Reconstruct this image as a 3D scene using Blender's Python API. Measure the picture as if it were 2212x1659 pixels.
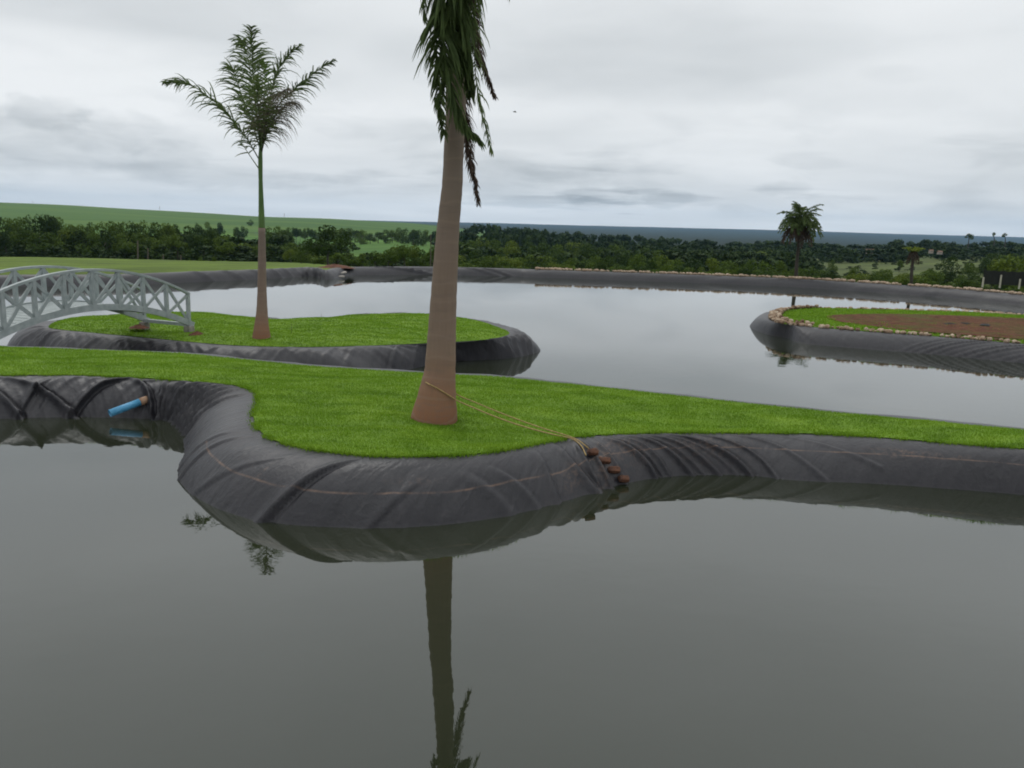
import bpy, bmesh, math, random
import numpy as np
from mathutils import Vector, noise, Matrix
from mathutils.geometry import delaunay_2d_cdt
random.seed(7); rng = np.random.default_rng(7)
S = bpy.context.scene
for o in list(bpy.data.objects): bpy.data.objects.remove(o)

# ------------------------------------------------------------------ camera
F, CX, CY = 1800., 1106., 829.5            # photograph measured on a 2212 x 1659 print
PITCH, ROLL, H = math.radians(10.68), 0.029, 3.0    # H: eye above the near pond
LW, K = -1.70, 1.567                       # the far pond lies lower than the near one; ratio of the eye's heights above the two
_fw = np.array([0, math.cos(PITCH), -math.sin(PITCH)]); _u0 = np.array([0, math.sin(PITCH), math.cos(PITCH)])
_r0 = np.array([1., 0, 0])
_rt = _r0*math.cos(ROLL) + _u0*math.sin(ROLL); _up = -_r0*math.sin(ROLL) + _u0*math.cos(ROLL)
cam = bpy.data.cameras.new('camera'); co = bpy.data.objects.new('camera', cam); S.collection.objects.link(co)
cam.sensor_width = 36; cam.lens = 36*F/2212; cam.clip_start = .1; cam.clip_end = 40000
M3 = Matrix(((_rt[0], _up[0], -_fw[0]), (_rt[1], _up[1], -_fw[1]), (_rt[2], _up[2], -_fw[2])))
co.matrix_world = Matrix.Translation((0, 0, H)) @ M3.to_4x4()
S.camera = co
def ray(x, y): return _fw + _rt*((x-CX)/F) + _up*((CY-y)/F)
def at(x, y, z=0.):                        # where the sight line through a point of the photo meets height z
    d = ray(x, y); return np.array([0, 0, H]) + d*((z-H)/d[2])
def atd(x, y, Y):                          # ... or reaches distance Y
    d = ray(x, y); return np.array([0, 0, H]) + d*(Y/d[1])

# ------------------------------------------------------------------ world, sun, exposure
SUN_EL, SUN_AZ = math.radians(55), math.radians(-35)
W = bpy.data.worlds.new('World'); S.world = W; W.use_nodes = True
def nodes_of(t):
    n = t.nodes; n.clear(); L = t.links
    def N(kind, **kw):
        a = n.new(kind)
        for k, v in kw.items():
            if k[0] == '_': setattr(a, k[1:], v)
            else:
                key = int(k[1:]) if k[0] == 'i' and k[1:].isdigit() else k.replace('__', ' ')
                if isinstance(v, bpy.types.NodeSocket): L.new(v, a.inputs[key])
                else: a.inputs[key].default_value = v
        return a
    def MA(op, a, b=0., c=None, clamp=False):
        m = n.new('ShaderNodeMath'); m.operation = op; m.use_clamp = clamp
        for i, v in enumerate([a, b] + ([c] if c is not None else [])):
            if isinstance(v, bpy.types.NodeSocket): L.new(v, m.inputs[i])
            else: m.inputs[i].default_value = v
        return m.outputs[0]
    def RAMP(f, stops, interp='LINEAR'):
        r = n.new('ShaderNodeValToRGB'); L.new(f, r.inputs[0]); r.color_ramp.interpolation = interp
        e = r.color_ramp.elements
        while len(e) < len(stops): e.new(.5)
        for i, (p, c) in enumerate(stops):
            e[i].position = p; e[i].color = (*c, 1) if not isinstance(c, (int, float)) else (c, c, c, 1)
        return r.outputs[0]
    def MIX(f, a, b, mode='MIX'):
        m = n.new('ShaderNodeMix'); m.data_type = 'RGBA'; m.blend_type = mode
        for i, v in ((0, f), (6, a), (7, b)):
            if isinstance(v, bpy.types.NodeSocket): L.new(v, m.inputs[i])
            else: m.inputs[i].default_value = v if i == 0 else (*v, 1)
        return m.outputs[2]
    def NOISE(vec, scale, detail=4, rough=.55, dist=0.):
        a = N('ShaderNodeTexNoise'); L.new(vec, a.inputs['Vector'])
        a.inputs['Scale'].default_value = scale; a.inputs['Detail'].default_value = detail
        a.inputs['Roughness'].default_value = rough; a.inputs['Distortion'].default_value = dist
        return a.outputs['Fac']
    return N, MA, RAMP, MIX, NOISE, L
N, MA, RAMP, MIX, NOISE, L = nodes_of(W.node_tree)
tc = N('ShaderNodeTexCoord').outputs['Generated']
sp = N('ShaderNodeSeparateXYZ', Vector=tc)
X, Y, Z = sp.outputs
zc = MA('MAXIMUM', Z, 0.)
den = MA('ADD', zc, .07)
px = MA('DIVIDE', X, den); py = MA('DIVIDE', Y, den)
pv = N('ShaderNodeCombineXYZ', X=px, Y=py, Z=3.1).outputs[0]
n1 = NOISE(pv, .33, 4, .5, .2)
n2 = NOISE(pv, 1.3, 5, .5, .3)
n3 = NOISE(pv, .9, 3, .5, .4)
az = MA('ARCTAN2', X, Y)
base = MA('ADD', MA('MULTIPLY', MA('SUBTRACT', n1, .5), .75), MA('MULTIPLY', MA('SUBTRACT', n2, .5), .12))
def spot(a0, e0, wa, we, amp, k=0.):       # a soft lobe of cloud in the sky's own directions
    ex = MA('DIVIDE', MA('SUBTRACT', az, a0), wa); ey = MA('DIVIDE', MA('SUBTRACT', Z, e0), we)
    d = MA('ADD', MA('MULTIPLY', ex, ex), MA('MULTIPLY', ey, ey))
    if k: d = MA('ADD', d, MA('MULTIPLY', MA('SUBTRACT', n2, .5), k))
    return MA('MULTIPLY', MA('SUBTRACT', 1., d, clamp=True), amp)
SPOTS = [ # azimuth, sin(elevation), half widths, amount, raggedness
 (-.52, .140, .26, .050, .24, 2), (-.60, .225, .40, .05, -.12, 2),
 (-.32, .050, .20, .012, -.06, 6), (-.10, .046, .20, .014, -.08, 6), (.12, .055, .15, .014, -.05, 7),
 (.10, .075, .09, .012, -.14, 7), (.05, .030, .10, .009, -.20, 7), (.145, .035, .09, .012, -.20, 7), (.33, .047, .06, .010, -.14, 7),
 (.10, .20, .30, .07, -.14, 2), (.22, .10, .16, .05, .12, 2), (-.1, .02, .7, .02, .10, 2), (.50, .20, .25, .06, .08, 2),
 (.33, .085, .04, .012, -.10, 7), (.50, .100, .05, .010, -.09, 7), (.40, .165, .04, .010, -.08, 6)]
# low puffy cloud bottoms, in the sky's own azimuth and height
pz = N('ShaderNodeCombineXYZ', X=MA('MULTIPLY', az, 7.), Y=MA('MULTIPLY', Z, 24.), Z=.7).outputs[0]
n4 = NOISE(pz, 1.0, 6, .55, .35)
band = RAMP(Z, [(.012, 0), (.035, 1.), (.085, .8), (.15, .18), (.30, .10)])
lb = MA('ADD', .66, MA('MULTIPLY', az, -.12))
puff = MA('MULTIPLY', MA('MULTIPLY', MA('SUBTRACT', n4, .50), 3.8, clamp=True), MA('MULTIPLY', band, lb))
base = MA('SUBTRACT', base, MA('MULTIPLY', puff, .52))
tot = base
for s_ in SPOTS: tot = MA('ADD', tot, spot(*s_))
n5 = NOISE(N('ShaderNodeCombineXYZ', X=MA('MULTIPLY', az, 22.), Y=MA('MULTIPLY', Z, 40.), Z=2.2).outputs[0], 1., 5, .55, .2)
for a0, e0, wa, we, amp in ((-.500, .100, .036, .017, -.20), (-.435, .086, .05, .020, -.12), (-.40, .083, .045, .016, -.07), (-.34, .045, .12, .012, -.12), (.10, .036, .05, .010, -.2), (.17, .036, .03, .010, -.2), (.30, .050, .03, .008, -.14), (.05, .060, .06, .010, -.12)):
    ex = MA('DIVIDE', MA('SUBTRACT', az, a0), wa); ey = MA('DIVIDE', MA('SUBTRACT', Z, e0), we)
    d_ = MA('ADD', MA('ADD', MA('MULTIPLY', ex, ex), MA('MULTIPLY', ey, ey)), MA('MULTIPLY', MA('SUBTRACT', n5, .5), 4.))
    tot = MA('ADD', tot, MA('MULTIPLY', MA('MULTIPLY', MA('SUBTRACT', 1.3, d_), 1.1, clamp=True), amp))
val = MA('ADD', MA('MULTIPLY', tot, .62), .84)
ele = RAMP(zc, [(0, 1.), (.25, .98), (.5, 1.25/1.8), (1., 1.)])
r_ = RAMP(zc, [(0., .5), (.20, .46), (.36, .60), (.60, .53), (.80, .9), (1., 1.)])
gain = MA('MULTIPLY', r_, 2.0)
val = MA('MULTIPLY', MA('MINIMUM', MA('MAXIMUM', val, .42), .98), gain)
tint = MIX(MA('MULTIPLY', MA('SUBTRACT', val, .5), 2.2, clamp=True), (.90, .962, 1.), (.965, .988, 1.))
cm = N('ShaderNodeVectorMath', _operation='SCALE'); L.new(tint, cm.inputs[0]); L.new(val, cm.inputs['Scale'])
sky = N('ShaderNodeTexSky', _sky_type='NISHITA', _sun_disc=False, _sun_elevation=SUN_EL, _sun_rotation=SUN_AZ, _air_density=1., _dust_density=3.)
cl10 = N('ShaderNodeVectorMath', _operation='SCALE'); L.new(cm.outputs[0], cl10.inputs[0]); cl10.inputs['Scale'].default_value = 10.
mixs = MIX(.985, (0, 0, 0), (1, 1, 1)); mm = mixs.node; L.new(sky.outputs[0], mm.inputs[6]); L.new(cl10.outputs[0], mm.inputs[7])
below = MIX(MA('MULTIPLY', MA('ADD', Z, .01), -40., clamp=True), (0, 0, 0), (.9, 1., .8)); L.new(mixs, below.node.inputs[6])
bg = N('ShaderNodeBackground', Color=below, Strength=.1)
wo = N('ShaderNodeOutputWorld'); L.new(bg.outputs[0], wo.inputs[0])
sl = bpy.data.lights.new('sun', 'SUN'); sl.energy = .6; sl.angle = math.radians(25); sl.color = (1, .97, .92)
so = bpy.data.objects.new('sun', sl); S.collection.objects.link(so)
sd = Vector((math.sin(SUN_AZ)*math.cos(SUN_EL), math.cos(SUN_AZ)*math.cos(SUN_EL), math.sin(SUN_EL)))
so.rotation_euler = sd.to_track_quat('Z', 'Y').to_euler(); so.location = (0, 0, 60)
S.view_settings.view_transform = 'Standard'; S.view_settings.look = 'None'; S.view_settings.exposure = 0.; S.view_settings.gamma = 1
S.render.engine = 'CYCLES'; S.cycles.max_bounces = 6; S.cycles.diffuse_bounces = 3; S.cycles.glossy_bounces = 3
S.cycles.transparent_max_bounces = 6; S.cycles.volume_bounces = 0; S.cycles.use_denoising = True
S.cycles.filter_width = 1.9 if hasattr(S.cycles, 'filter_width') else 1.5

# ------------------------------------------------------------------ helpers
C = S.collection
def link(name, me, mat=None, parent=None):
    o = bpy.data.objects.new(name, me); C.objects.link(o)
    if mat: me.materials.append(mat)
    if parent: o.parent = parent
    return o
def tag(o, label=None, cat=None, group=None, kind=None):
    if label: o['label'] = label
    if cat: o['category'] = cat
    if group: o['group'] = group
    if kind: o['kind'] = kind
    return o
def empty(name, loc, rz=0.):
    o = bpy.data.objects.new(name, None); C.objects.link(o); o.location = loc; o.rotation_euler = (0, 0, rz)
    o.empty_display_size = .3; return o
def mesh(name, v, f, smooth=True):
    me = bpy.data.meshes.new(name); me.from_pydata([tuple(map(float, p)) for p in v], [], f); me.update()
    if smooth: me.polygons.foreach_set('use_smooth', [True]*len(me.polygons))
    return me
def fastmesh(name, V, Fc, smooth=False):    # V (n,3), Fc (m,k) arrays
    me = bpy.data.meshes.new(name); V = np.asarray(V, np.float32); Fc = np.asarray(Fc, np.int32); m, k = Fc.shape
    me.vertices.add(len(V)); me.vertices.foreach_set('co', V.ravel())
    me.loops.add(m*k); me.loops.foreach_set('vertex_index', Fc.ravel())
    me.polygons.add(m); me.polygons.foreach_set('loop_start', np.arange(m)*k)
    if smooth: me.polygons.foreach_set('use_smooth', np.ones(m, bool))
    me.update(calc_edges=True); me.validate(); return me
class MB:
    def __init__(s): s.v = []; s.f = []
    def tube(s, pts, rad, n=10, cap=True):
        pts = [np.array(p, float) for p in pts]
        if np.isscalar(rad): rad = [rad]*len(pts)
        b0 = len(s.v); ref = np.array([0, 0, 1.]); t0 = pts[1]-pts[0]
        if abs(t0[2]) > .8*np.linalg.norm(t0): ref = np.array([0., 1., 0])
        for i, p in enumerate(pts):
            t = pts[min(i+1, len(pts)-1)] - pts[max(i-1, 0)]; t /= np.linalg.norm(t)+1e-9
            a = np.cross(t, ref); a /= np.linalg.norm(a)+1e-9; b = np.cross(a, t)
            for k in range(n):
                th = 2*math.pi*k/n; s.v.append(p + (a*math.cos(th)+b*math.sin(th))*rad[i])
        for i in range(len(pts)-1):
            for k in range(n):
                a0 = b0+i*n+k; a1 = b0+i*n+(k+1) % n; s.f.append((a0, a1, a1+n, a0+n))
        if cap:
            s.f.append(tuple(b0+k for k in range(n))[::-1]); e = b0+(len(pts)-1)*n; s.f.append(tuple(e+k for k in range(n)))
        return s
    def bar(s, p, q, w, h, side=None):     # rectangular bar, w across `side`, h in the other
        p = np.array(p, float); q = np.array(q, float); t = q-p; t /= np.linalg.norm(t)
        sd = np.array(side if side is not None else (1, 0, 0), float); sd -= t*(sd@t); sd /= np.linalg.norm(sd); u = np.cross(t, sd)
        b = len(s.v)
        for c in (p, q):
            for i, j in ((-1, -1), (1, -1), (1, 1), (-1, 1)): s.v.append(c + sd*(i*w/2) + u*(j*h/2))
        for f in ((0, 1, 2, 3), (7, 6, 5, 4), (0, 4, 5, 1), (1, 5, 6, 2), (2, 6, 7, 3), (3, 7, 4, 0)): s.f.append(tuple(b+i for i in f))
        return s
    def sweep(s, pts, w, h, side):         # rectangular section along a polyline
        b = len(s.v); side = np.array(side, float)
        for i, p in enumerate(pts):
            t = np.array(pts[min(i+1, len(pts)-1)])-np.array(pts[max(i-1, 0)]); t = t/np.linalg.norm(t); u = np.cross(side, t)
            for a, c in ((-1, -1), (1, -1), (1, 1), (-1, 1)): s.v.append(np.array(p) + side*(a*w/2) + u*(c*h/2))
        for i in range(len(pts)-1):
            for k in range(4):
                a0 = b+i*4+k; a1 = b+i*4+(k+1) % 4; s.f.append((a0, a1, a1+4, a0+4))
        s.f.append((b+3, b+2, b+1, b)); e = b+(len(pts)-1)*4; s.f.append((e, e+1, e+2, e+3)); return s
    def box(s, c, d, rz=0):
        cx, cy, cz = c; hx, hy, hz = d[0]/2, d[1]/2, d[2]/2; b = len(s.v); ca, sa = math.cos(rz), math.sin(rz)
        for z in (-hz, hz):
            for x, y in ((-hx, -hy), (hx, -hy), (hx, hy), (-hx, hy)): s.v.append((cx+x*ca-y*sa, cy+x*sa+y*ca, cz+z))
        for f in ((3, 2, 1, 0), (4, 5, 6, 7), (0, 1, 5, 4), (1, 2, 6, 5), (2, 3, 7, 6), (3, 0, 4, 7)): s.f.append(tuple(b+i for i in f))
        return s
    def build(s, name, mat, parent=None, smooth=False, bevel=0., origin=None):
        v = [np.array(p, float) for p in s.v]
        if origin is not None: v = [p-np.array(origin) for p in v]
        o = link(name, mesh(name, v, s.f, smooth), mat, parent)
        if bevel: m = o.modifiers.new('bevel', 'BEVEL'); m.width = bevel; m.segments = 2; m.limit_method = 'ANGLE'
        return o
def cr(pts, n):                            # Catmull-Rom through points
    P = [np.array(p, float) for p in pts]; P = [2*P[0]-P[1]] + P + [2*P[-1]-P[-2]]; out = []
    m = len(P)-3
    for k in range(n+1):
        u = min(k/n*m, m-1e-9); i = int(u); t = u-i; a, b, c, d = P[i:i+4]
        out.append(.5*((2*b)+(-a+c)*t+(2*a-5*b+4*c-d)*t*t+(-a+3*b-3*c+d)*t**3))
    return out
def fbm(x, y, z=0., o=3): return noise.fractal(Vector((x, y, z)), 1., 2., o)

# ------------------------------------------------------------------ materials
def mat(name):
    m = bpy.data.materials.new(name); m.use_nodes = True
    return (m,) + nodes_of(m.node_tree)
def finish(m, N, L, color, rough=.6, bump=None, bdist=.02, bstr=.5, spec=.5, **kw):
    b = N('ShaderNodeBsdfPrincipled', Roughness=rough)
    if isinstance(color, bpy.types.NodeSocket): L.new(color, b.inputs['Base Color'])
    else: b.inputs['Base Color'].default_value = (*color, 1)
    b.inputs['Specular IOR Level'].default_value = spec
    for k, v in kw.items(): b.inputs[k.replace('__', ' ')].default_value = v
    if bump is not None:
        bp = N('ShaderNodeBump', Height=bump, Distance=bdist, Strength=bstr); L.new(bp.outputs[0], b.inputs['Normal'])
    o = N('ShaderNodeOutputMaterial'); L.new(b.outputs[0], o.inputs[0]); return b
def simple(name, c1, c2, scale=8., rough=.6, spec=.4, bstr=.3, bdist=.01, **kw):
    m, N, MA, RAMP, MIX, NOISE, L = mat(name)
    p = N('ShaderNodeTexCoord').outputs['Object']; n = NOISE(p, scale, 5)
    finish(m, N, L, RAMP(n, [(.3, c1), (.7, c2)]), rough, NOISE(p, scale*3, 4), bdist, bstr, spec, **kw); return m
def m_leafy(name, c1, c2, c3, hv=.35, scale=1.2, trans=.25):
    m, N, MA, RAMP, MIX, NOISE, L = mat(name)
    p = N('ShaderNodeNewGeometry').outputs['Position']; oi = N('ShaderNodeObjectInfo').outputs['Random']
    n = NOISE(p, scale, 4, .6)
    f = MA('ADD', MA('MULTIPLY', n, .75), MA('MULTIPLY', oi, hv))
    col = RAMP(f, [(.28, c1), (.5, c2), (.78, c3)])
    b = finish(m, N, L, col, .7, spec=.08)
    tr = N('ShaderNodeBsdfTranslucent', Color=col); mx = N('ShaderNodeMixShader', Fac=trans)
    out = [x for x in m.node_tree.nodes if x.type == 'OUTPUT_MATERIAL'][0]
    L.new(b.outputs[0], mx.inputs[1]); L.new(tr.outputs[0], mx.inputs[2]); L.new(mx.outputs[0], out.inputs[0]); return m
M = {}
M['tree'] = m_leafy('foliage_mixed', (.013, .025, .006), (.030, .054, .010), (.068, .105, .015), .55, .12, .2)
M['tree_light'] = m_leafy('foliage_light', (.030, .052, .008), (.055, .090, .012), (.095, .13, .018), .5, .3, .15)
M['wood_far'] = m_leafy('foliage_far', (.010, .020, .007), (.026, .046, .011), (.060, .090, .018), .1, .03, .1)
M['frond'] = m_leafy('palm_leaf_green', (.050, .075, .030), (.088, .125, .045), (.16, .21, .075), .2, 5., .42)
M['frond_dry'] = m_leafy('palm_leaf_dry', (.045, .034, .028), (.085, .062, .048), (.15, .11, .08), .2, 5., .3)
M['frond_top'] = m_leafy('palm_leaf_yellow', (.10, .14, .02), (.16, .20, .03), (.22, .24, .05), .1, 5., .2)
M['bark'] = simple('bark', (.02, .016, .012), (.06, .05, .04), 6)

def m_trunk():
    m, N, MA, RAMP, MIX, NOISE, L = mat('palm_trunk')
    g = N('ShaderNodeTexCoord').outputs['Object']; s = N('ShaderNodeSeparateXYZ', Vector=g).outputs
    wob = NOISE(g, 2.2, 3)
    ring = N('ShaderNodeTexWave', _wave_type='BANDS', _bands_direction='Z', Vector=g, Scale=1.3, Distortion=5.0, Detail=3.)
    st = N('ShaderNodeVectorMath', _operation='MULTIPLY'); L.new(g, st.inputs[0]); st.inputs[1].default_value = (30, 30, 3.)
    fib = NOISE(st.outputs[0], 1., 5, .6)
    st2 = N('ShaderNodeVectorMath', _operation='MULTIPLY'); L.new(g, st2.inputs[0]); st2.inputs[1].default_value = (3, 3, 22.)
    hb = NOISE(st2.outputs[0], 1., 4, .6)
    c = RAMP(MA('MULTIPLY', s[2], .33), [(0., (.205, .090, .048)), (.13, (.225, .120, .072)), (.33, (.205, .145, .108)), (1., (.165, .132, .106))])
    c = MIX(MA('MULTIPLY', MA('SUBTRACT', fib, .35), 1.0, clamp=True), c, (.15, .105, .078))
    c = MIX(MA('MULTIPLY', MA('SUBTRACT', hb, .52), 2.4, clamp=True), c, (.135, .105, .085))
    c = MIX(MA('MULTIPLY', MA('SUBTRACT', ring.outputs['Fac'], .93), 3.5, clamp=True), c, (.24, .18, .135))
    finish(m, N, L, c, .85, MA('ADD', fib, MA('MULTIPLY', ring.outputs['Fac'], .25)), .008, .4, .2); return m
M['trunk'] = m_trunk()
M['shaft'] = simple('palm_crownshaft', (.045, .10, .016), (.08, .15, .03), 3, .45)
M['trunk_dark'] = simple('palm_trunk_dark', (.022, .018, .014), (.05, .042, .035), 5, .9)

def m_liner():
    m, N, MA, RAMP, MIX, NOISE, L = mat('pond_liner')
    uv = N('ShaderNodeUVMap').outputs[0]; s = N('ShaderNodeSeparateXYZ', Vector=uv).outputs
    g = N('ShaderNodeNewGeometry').outputs['Position']
    st = N('ShaderNodeVectorMath', _operation='MULTIPLY'); L.new(uv, st.inputs[0]); st.inputs[1].default_value = (5., 1.6, 1.)
    n = NOISE(g, 1.3, 6, .6); nf = NOISE(g, 14., 5, .65); nst = NOISE(st.outputs[0], 1.5, 5, .6, 1.)
    c = RAMP(n, [(.3, (.009, .009, .012)), (.7, (.018, .017, .021))])
    c = MIX(MA('MULTIPLY', MA('SUBTRACT', nst, .5), .9, clamp=True), c, (.050, .046, .048))
    c = MIX(MA('MULTIPLY', MA('SUBTRACT', nf, .60), 1.2, clamp=True), c, (.10, .09, .085))
    cr_ = N('ShaderNodeVectorMath', _operation='MULTIPLY'); L.new(uv, cr_.inputs[0]); cr_.inputs[1].default_value = (2.6, 1.1, 1.)
    # welded seam with clay left along it
    d = MA('ABSOLUTE', MA('ADD', s[1], MA('MULTIPLY', MA('SUBTRACT', NOISE(g, 1.1, 2), .5), .08)))
    ln = MA('MULTIPLY', MA('SUBTRACT', .015, d), 90., clamp=True)
    ln = MA('MULTIPLY', ln, MA('MULTIPLY', MA('SUBTRACT', NOISE(g, 3.5, 5, .7), .36), 3.2, clamp=True))
    c = MIX(MA('MULTIPLY', ln, .6), c, (.22, .135, .09))
    at_ = N('ShaderNodeAttribute', _attribute_name='stain').outputs['Fac']
    c = MIX(MA('MULTIPLY', at_, MA('MULTIPLY', MA('SUBTRACT', NOISE(g, 18, 4, .7), .47), 3.2, clamp=True)), c, (.17, .105, .072))
    b = finish(m, N, L, c, .42, MA('ADD', NOISE(g, 22., 3), MA('ADD', MA('MULTIPLY', NOISE(g, 5, 4), 2.), MA('MULTIPLY', MA('ABSOLUTE', MA('SUBTRACT', NOISE(cr_.outputs[0], 1.6, 3, .5, .6), .5)), -6.))), .008, .6, .45)
    L.new(RAMP(n, [(.3, .38), (.7, .50)]), b.inputs['Roughness']); return m
M['liner'] = m_liner()

def m_water():
    m, N, MA, RAMP, MIX, NOISE, L = mat('pond_water')
    g = N('ShaderNodeNewGeometry').outputs['Position']
    a = N('ShaderNodeVectorMath', _operation='MULTIPLY'); L.new(g, a.inputs[0]); a.inputs[1].default_value = (1., 1.4, 1.)
    h = MA('ADD', MA('MULTIPLY', NOISE(a.outputs[0], 2.2, 2, .5), 1.), MA('MULTIPLY', NOISE(a.outputs[0], 9., 2, .5), .16))
    patch = RAMP(NOISE(g, .10, 3), [(.35, .25), (.7, 1.)])
    bp = N('ShaderNodeBump', Height=h, Distance=.02); L.new(MA('MULTIPLY', patch, .10), bp.inputs['Strength'])
    col = RAMP(NOISE(g, .18, 3), [(.3, (.015, .0185, .010)), (.7, (.020, .0235, .013))])
    d = N('ShaderNodeBsdfDiffuse', Color=col)
    gl = N('ShaderNodeBsdfGlossy', Color=(.97, .985, 1., 1), Roughness=.012); L.new(bp.outputs[0], gl.inputs['Normal'])
    fr = N('ShaderNodeFresnel', IOR=1.70); L.new(bp.outputs[0], fr.inputs['Normal'])
    mx = N('ShaderNodeMixShader', Fac=fr.outputs[0]); L.new(d.outputs[0], mx.inputs[1]); L.new(gl.outputs[0], mx.inputs[2])
    o = N('ShaderNodeOutputMaterial'); L.new(mx.outputs[0], o.inputs[0]); return m
M['water'] = m_water()

def m_lawn(name, far=False):
    m, N, MA, RAMP, MIX, NOISE, L = mat(name)
    g = N('ShaderNodeNewGeometry').outputs['Position']
    a = N('ShaderNodeVectorMath', _operation='MULTIPLY'); L.new(g, a.inputs[0]); a.inputs[1].default_value = (.55, 1.6, 1.)
    n = NOISE(a.outputs[0], 1.6, 5, .62, .6); nf = NOISE(g, 26., 5, .7)
    f = MA('ADD', MA('MULTIPLY', n, .8), MA('MULTIPLY', nf, .25))
    c = RAMP(f, [(.30, (.092, .180, .012)), (.50, (.152, .278, .018)), (.68, (.212, .345, .027))])
    b = finish(m, N, L, c, .6, nf, .02, .6, .2)
    tr = N('ShaderNodeBsdfTranslucent', Color=c); mx = N('ShaderNodeMixShader', Fac=.35)
    out = [x for x in m.node_tree.nodes if x.type == 'OUTPUT_MATERIAL'][0]
    L.new(b.outputs[0], mx.inputs[1]); L.new(tr.outputs[0], mx.inputs[2]); L.new(mx.outputs[0], out.inputs[0]); return m
M['lawn'] = m_lawn('lawn')

def m_terrain():
    m, N, MA, RAMP, MIX, NOISE, L = mat('countryside')
    g = N('ShaderNodeNewGeometry').outputs['Position']; s = N('ShaderNodeSeparateXYZ', Vector=g).outputs
    r = N('ShaderNodeVectorMath', _operation='LENGTH'); L.new(g, r.inputs[0]); r = r.outputs['Value']
    near = RAMP(MA('ADD', MA('MULTIPLY', NOISE(g, .16, 6, .65), .7), MA('MULTIPLY', NOISE(g, 2.5, 5, .7), .3)),
                [(.36, (.050, .075, .016)), (.5, (.085, .125, .020)), (.64, (.115, .175, .022))])
    a = N('ShaderNodeVectorMath', _operation='MULTIPLY'); L.new(g, a.inputs[0]); a.inputs[1].default_value = (.35, 1.5, 0.)
    pf = RAMP(NOISE(a.outputs[0], .004, 3, .5, .4), [(.38, (.040, .075, .018)), (.46, (.085, .165, .020)), (.52, (.045, .105, .022)), (.6, (.10, .18, .025))], 'EASE')
    pf = MIX(MA('MULTIPLY', MA('SUBTRACT', NOISE(g, .02, 5, .7), .52), 3, clamp=True), pf, (.030, .060, .014))
    c = MIX(MA('MULTIPLY', MA('SUBTRACT', r, 170.), 1/140, clamp=True), near, pf)
    crop = RAMP(NOISE(a.outputs[0], .004, 3), [(.4, (.045, .095, .016)), (.6, (.070, .125, .020))])
    c = MIX(MA('MULTIPLY', MA('SUBTRACT', r, 970.), 1/220, clamp=True), c, crop)
    wood = RAMP(NOISE(g, .008, 6, .7), [(.35, (.005, .012, .008)), (.65, (.013, .024, .012))])
    rightside = MA('MULTIPLY', MA('ADD', MA('DIVIDE', s[0], MA('MAXIMUM', s[1], 1.)), .03), 12., clamp=True)
    c = MIX(MA('MULTIPLY', rightside, MA('MULTIPLY', MA('SUBTRACT', r, 640.), 1/250, clamp=True)), c, wood)
    c = MIX(MA('MULTIPLY', MA('SUBTRACT', r, 2700.), 1/600, clamp=True), c, wood)
    scr = RAMP(NOISE(g, .07, 6, .75), [(.36, (.030, .045, .014)), (.5, (.070, .085, .028)), (.62, (.090, .125, .030)), (.72, (.12, .10, .05))])
    ms = MA('MULTIPLY', MA('MULTIPLY', MA('SUBTRACT', MA('DIVIDE', s[0], MA('MAXIMUM', s[1], 1.)), .30), 20., clamp=True), MA('MULTIPLY', MA('SUBTRACT', r, 140.), 1/60, clamp=True))
    ms = MA('MULTIPLY', ms, MA('MULTIPLY', MA('SUBTRACT', 760., r), 1/100, clamp=True)); c = MIX(ms, c, scr)
    finish(m, N, L, c, .9, NOISE(g, 1.5, 5, .7), .15, .6, .1); return m
M['terrain'] = m_terrain()
M['paint'] = simple('bridge_paint', (.21, .245, .24), (.31, .345, .34), 5, .5, bstr=.4)
M['pipe'] = simple('blue_plastic', (.035, .20, .36), (.10, .32, .50), 9, .35)
M['pipe_end'] = simple('clay_stained_plastic', (.22, .13, .08), (.34, .22, .14), 9, .7)
M['dark_in'] = simple('dark_interior', (.006, .012, .015), (.012, .02, .025), 9, .8)  # painted darkness inside the pipe mouth; also the house window panes
M['rope'] = simple('rope_fibre', (.22, .16, .06), (.38, .27, .12), 40, .9)
M['brick'] = simple('broken_brick', (.03, .014, .009), (.13, .055, .028), 16, .9, bstr=.8)
M['soil'] = simple('red_soil', (.060, .024, .013), (.140, .060, .034), 3, .95, bstr=1., bdist=.05)
M['redsoil'] = simple('red_clay', (.05, .018, .010), (.13, .055, .030), 4, .95, bstr=1., bdist=.05)
M['concrete'] = simple('concrete', (.16, .15, .13), (.30, .28, .25), 7, .9)
M['postwood'] = simple('post_wood', (.05, .045, .038), (.12, .10, .08), 7, .9)
M['paleweed'] = simple('pale_post', (.30, .28, .24), (.46, .43, .38), 7, .9)
M['white'] = simple('white_wall', (.55, .52, .48), (.72, .70, .66), 2, .8)
M['rooftile'] = simple('roof_tile', (.12, .07, .05), (.22, .13, .09), 2, .8)
M['black'] = simple('black_shade_cloth', (.008, .009, .009), (.016, .017, .016), 2, .9)
M['steel'] = simple('pylon_steel', (.20, .21, .22), (.3, .31, .32), 2, .6)
def m_soil():
    m, N, MA, RAMP, MIX, NOISE, L = mat('weedy_red_soil')
    g = N('ShaderNodeNewGeometry').outputs['Position']
    c = RAMP(NOISE(g, 2.5, 6, .7), [(.3, (.050, .020, .012)), (.7, (.150, .066, .038))])
    c = MIX(MA('MULTIPLY', MA('MULTIPLY', MA('SUBTRACT', NOISE(g, .55, 5, .7), .47), 7., clamp=True), .55), c, (.060, .085, .018))
    c = MIX(MA('MULTIPLY', MA('SUBTRACT', NOISE(g, 6., 4, .7), .60), 5., clamp=True), c, (.20, .13, .085))
    finish(m, N, L, c, .95, NOISE(g, 5., 6, .7), .12, 1., .1); return m
M['soil_bed'] = m_soil()
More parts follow.
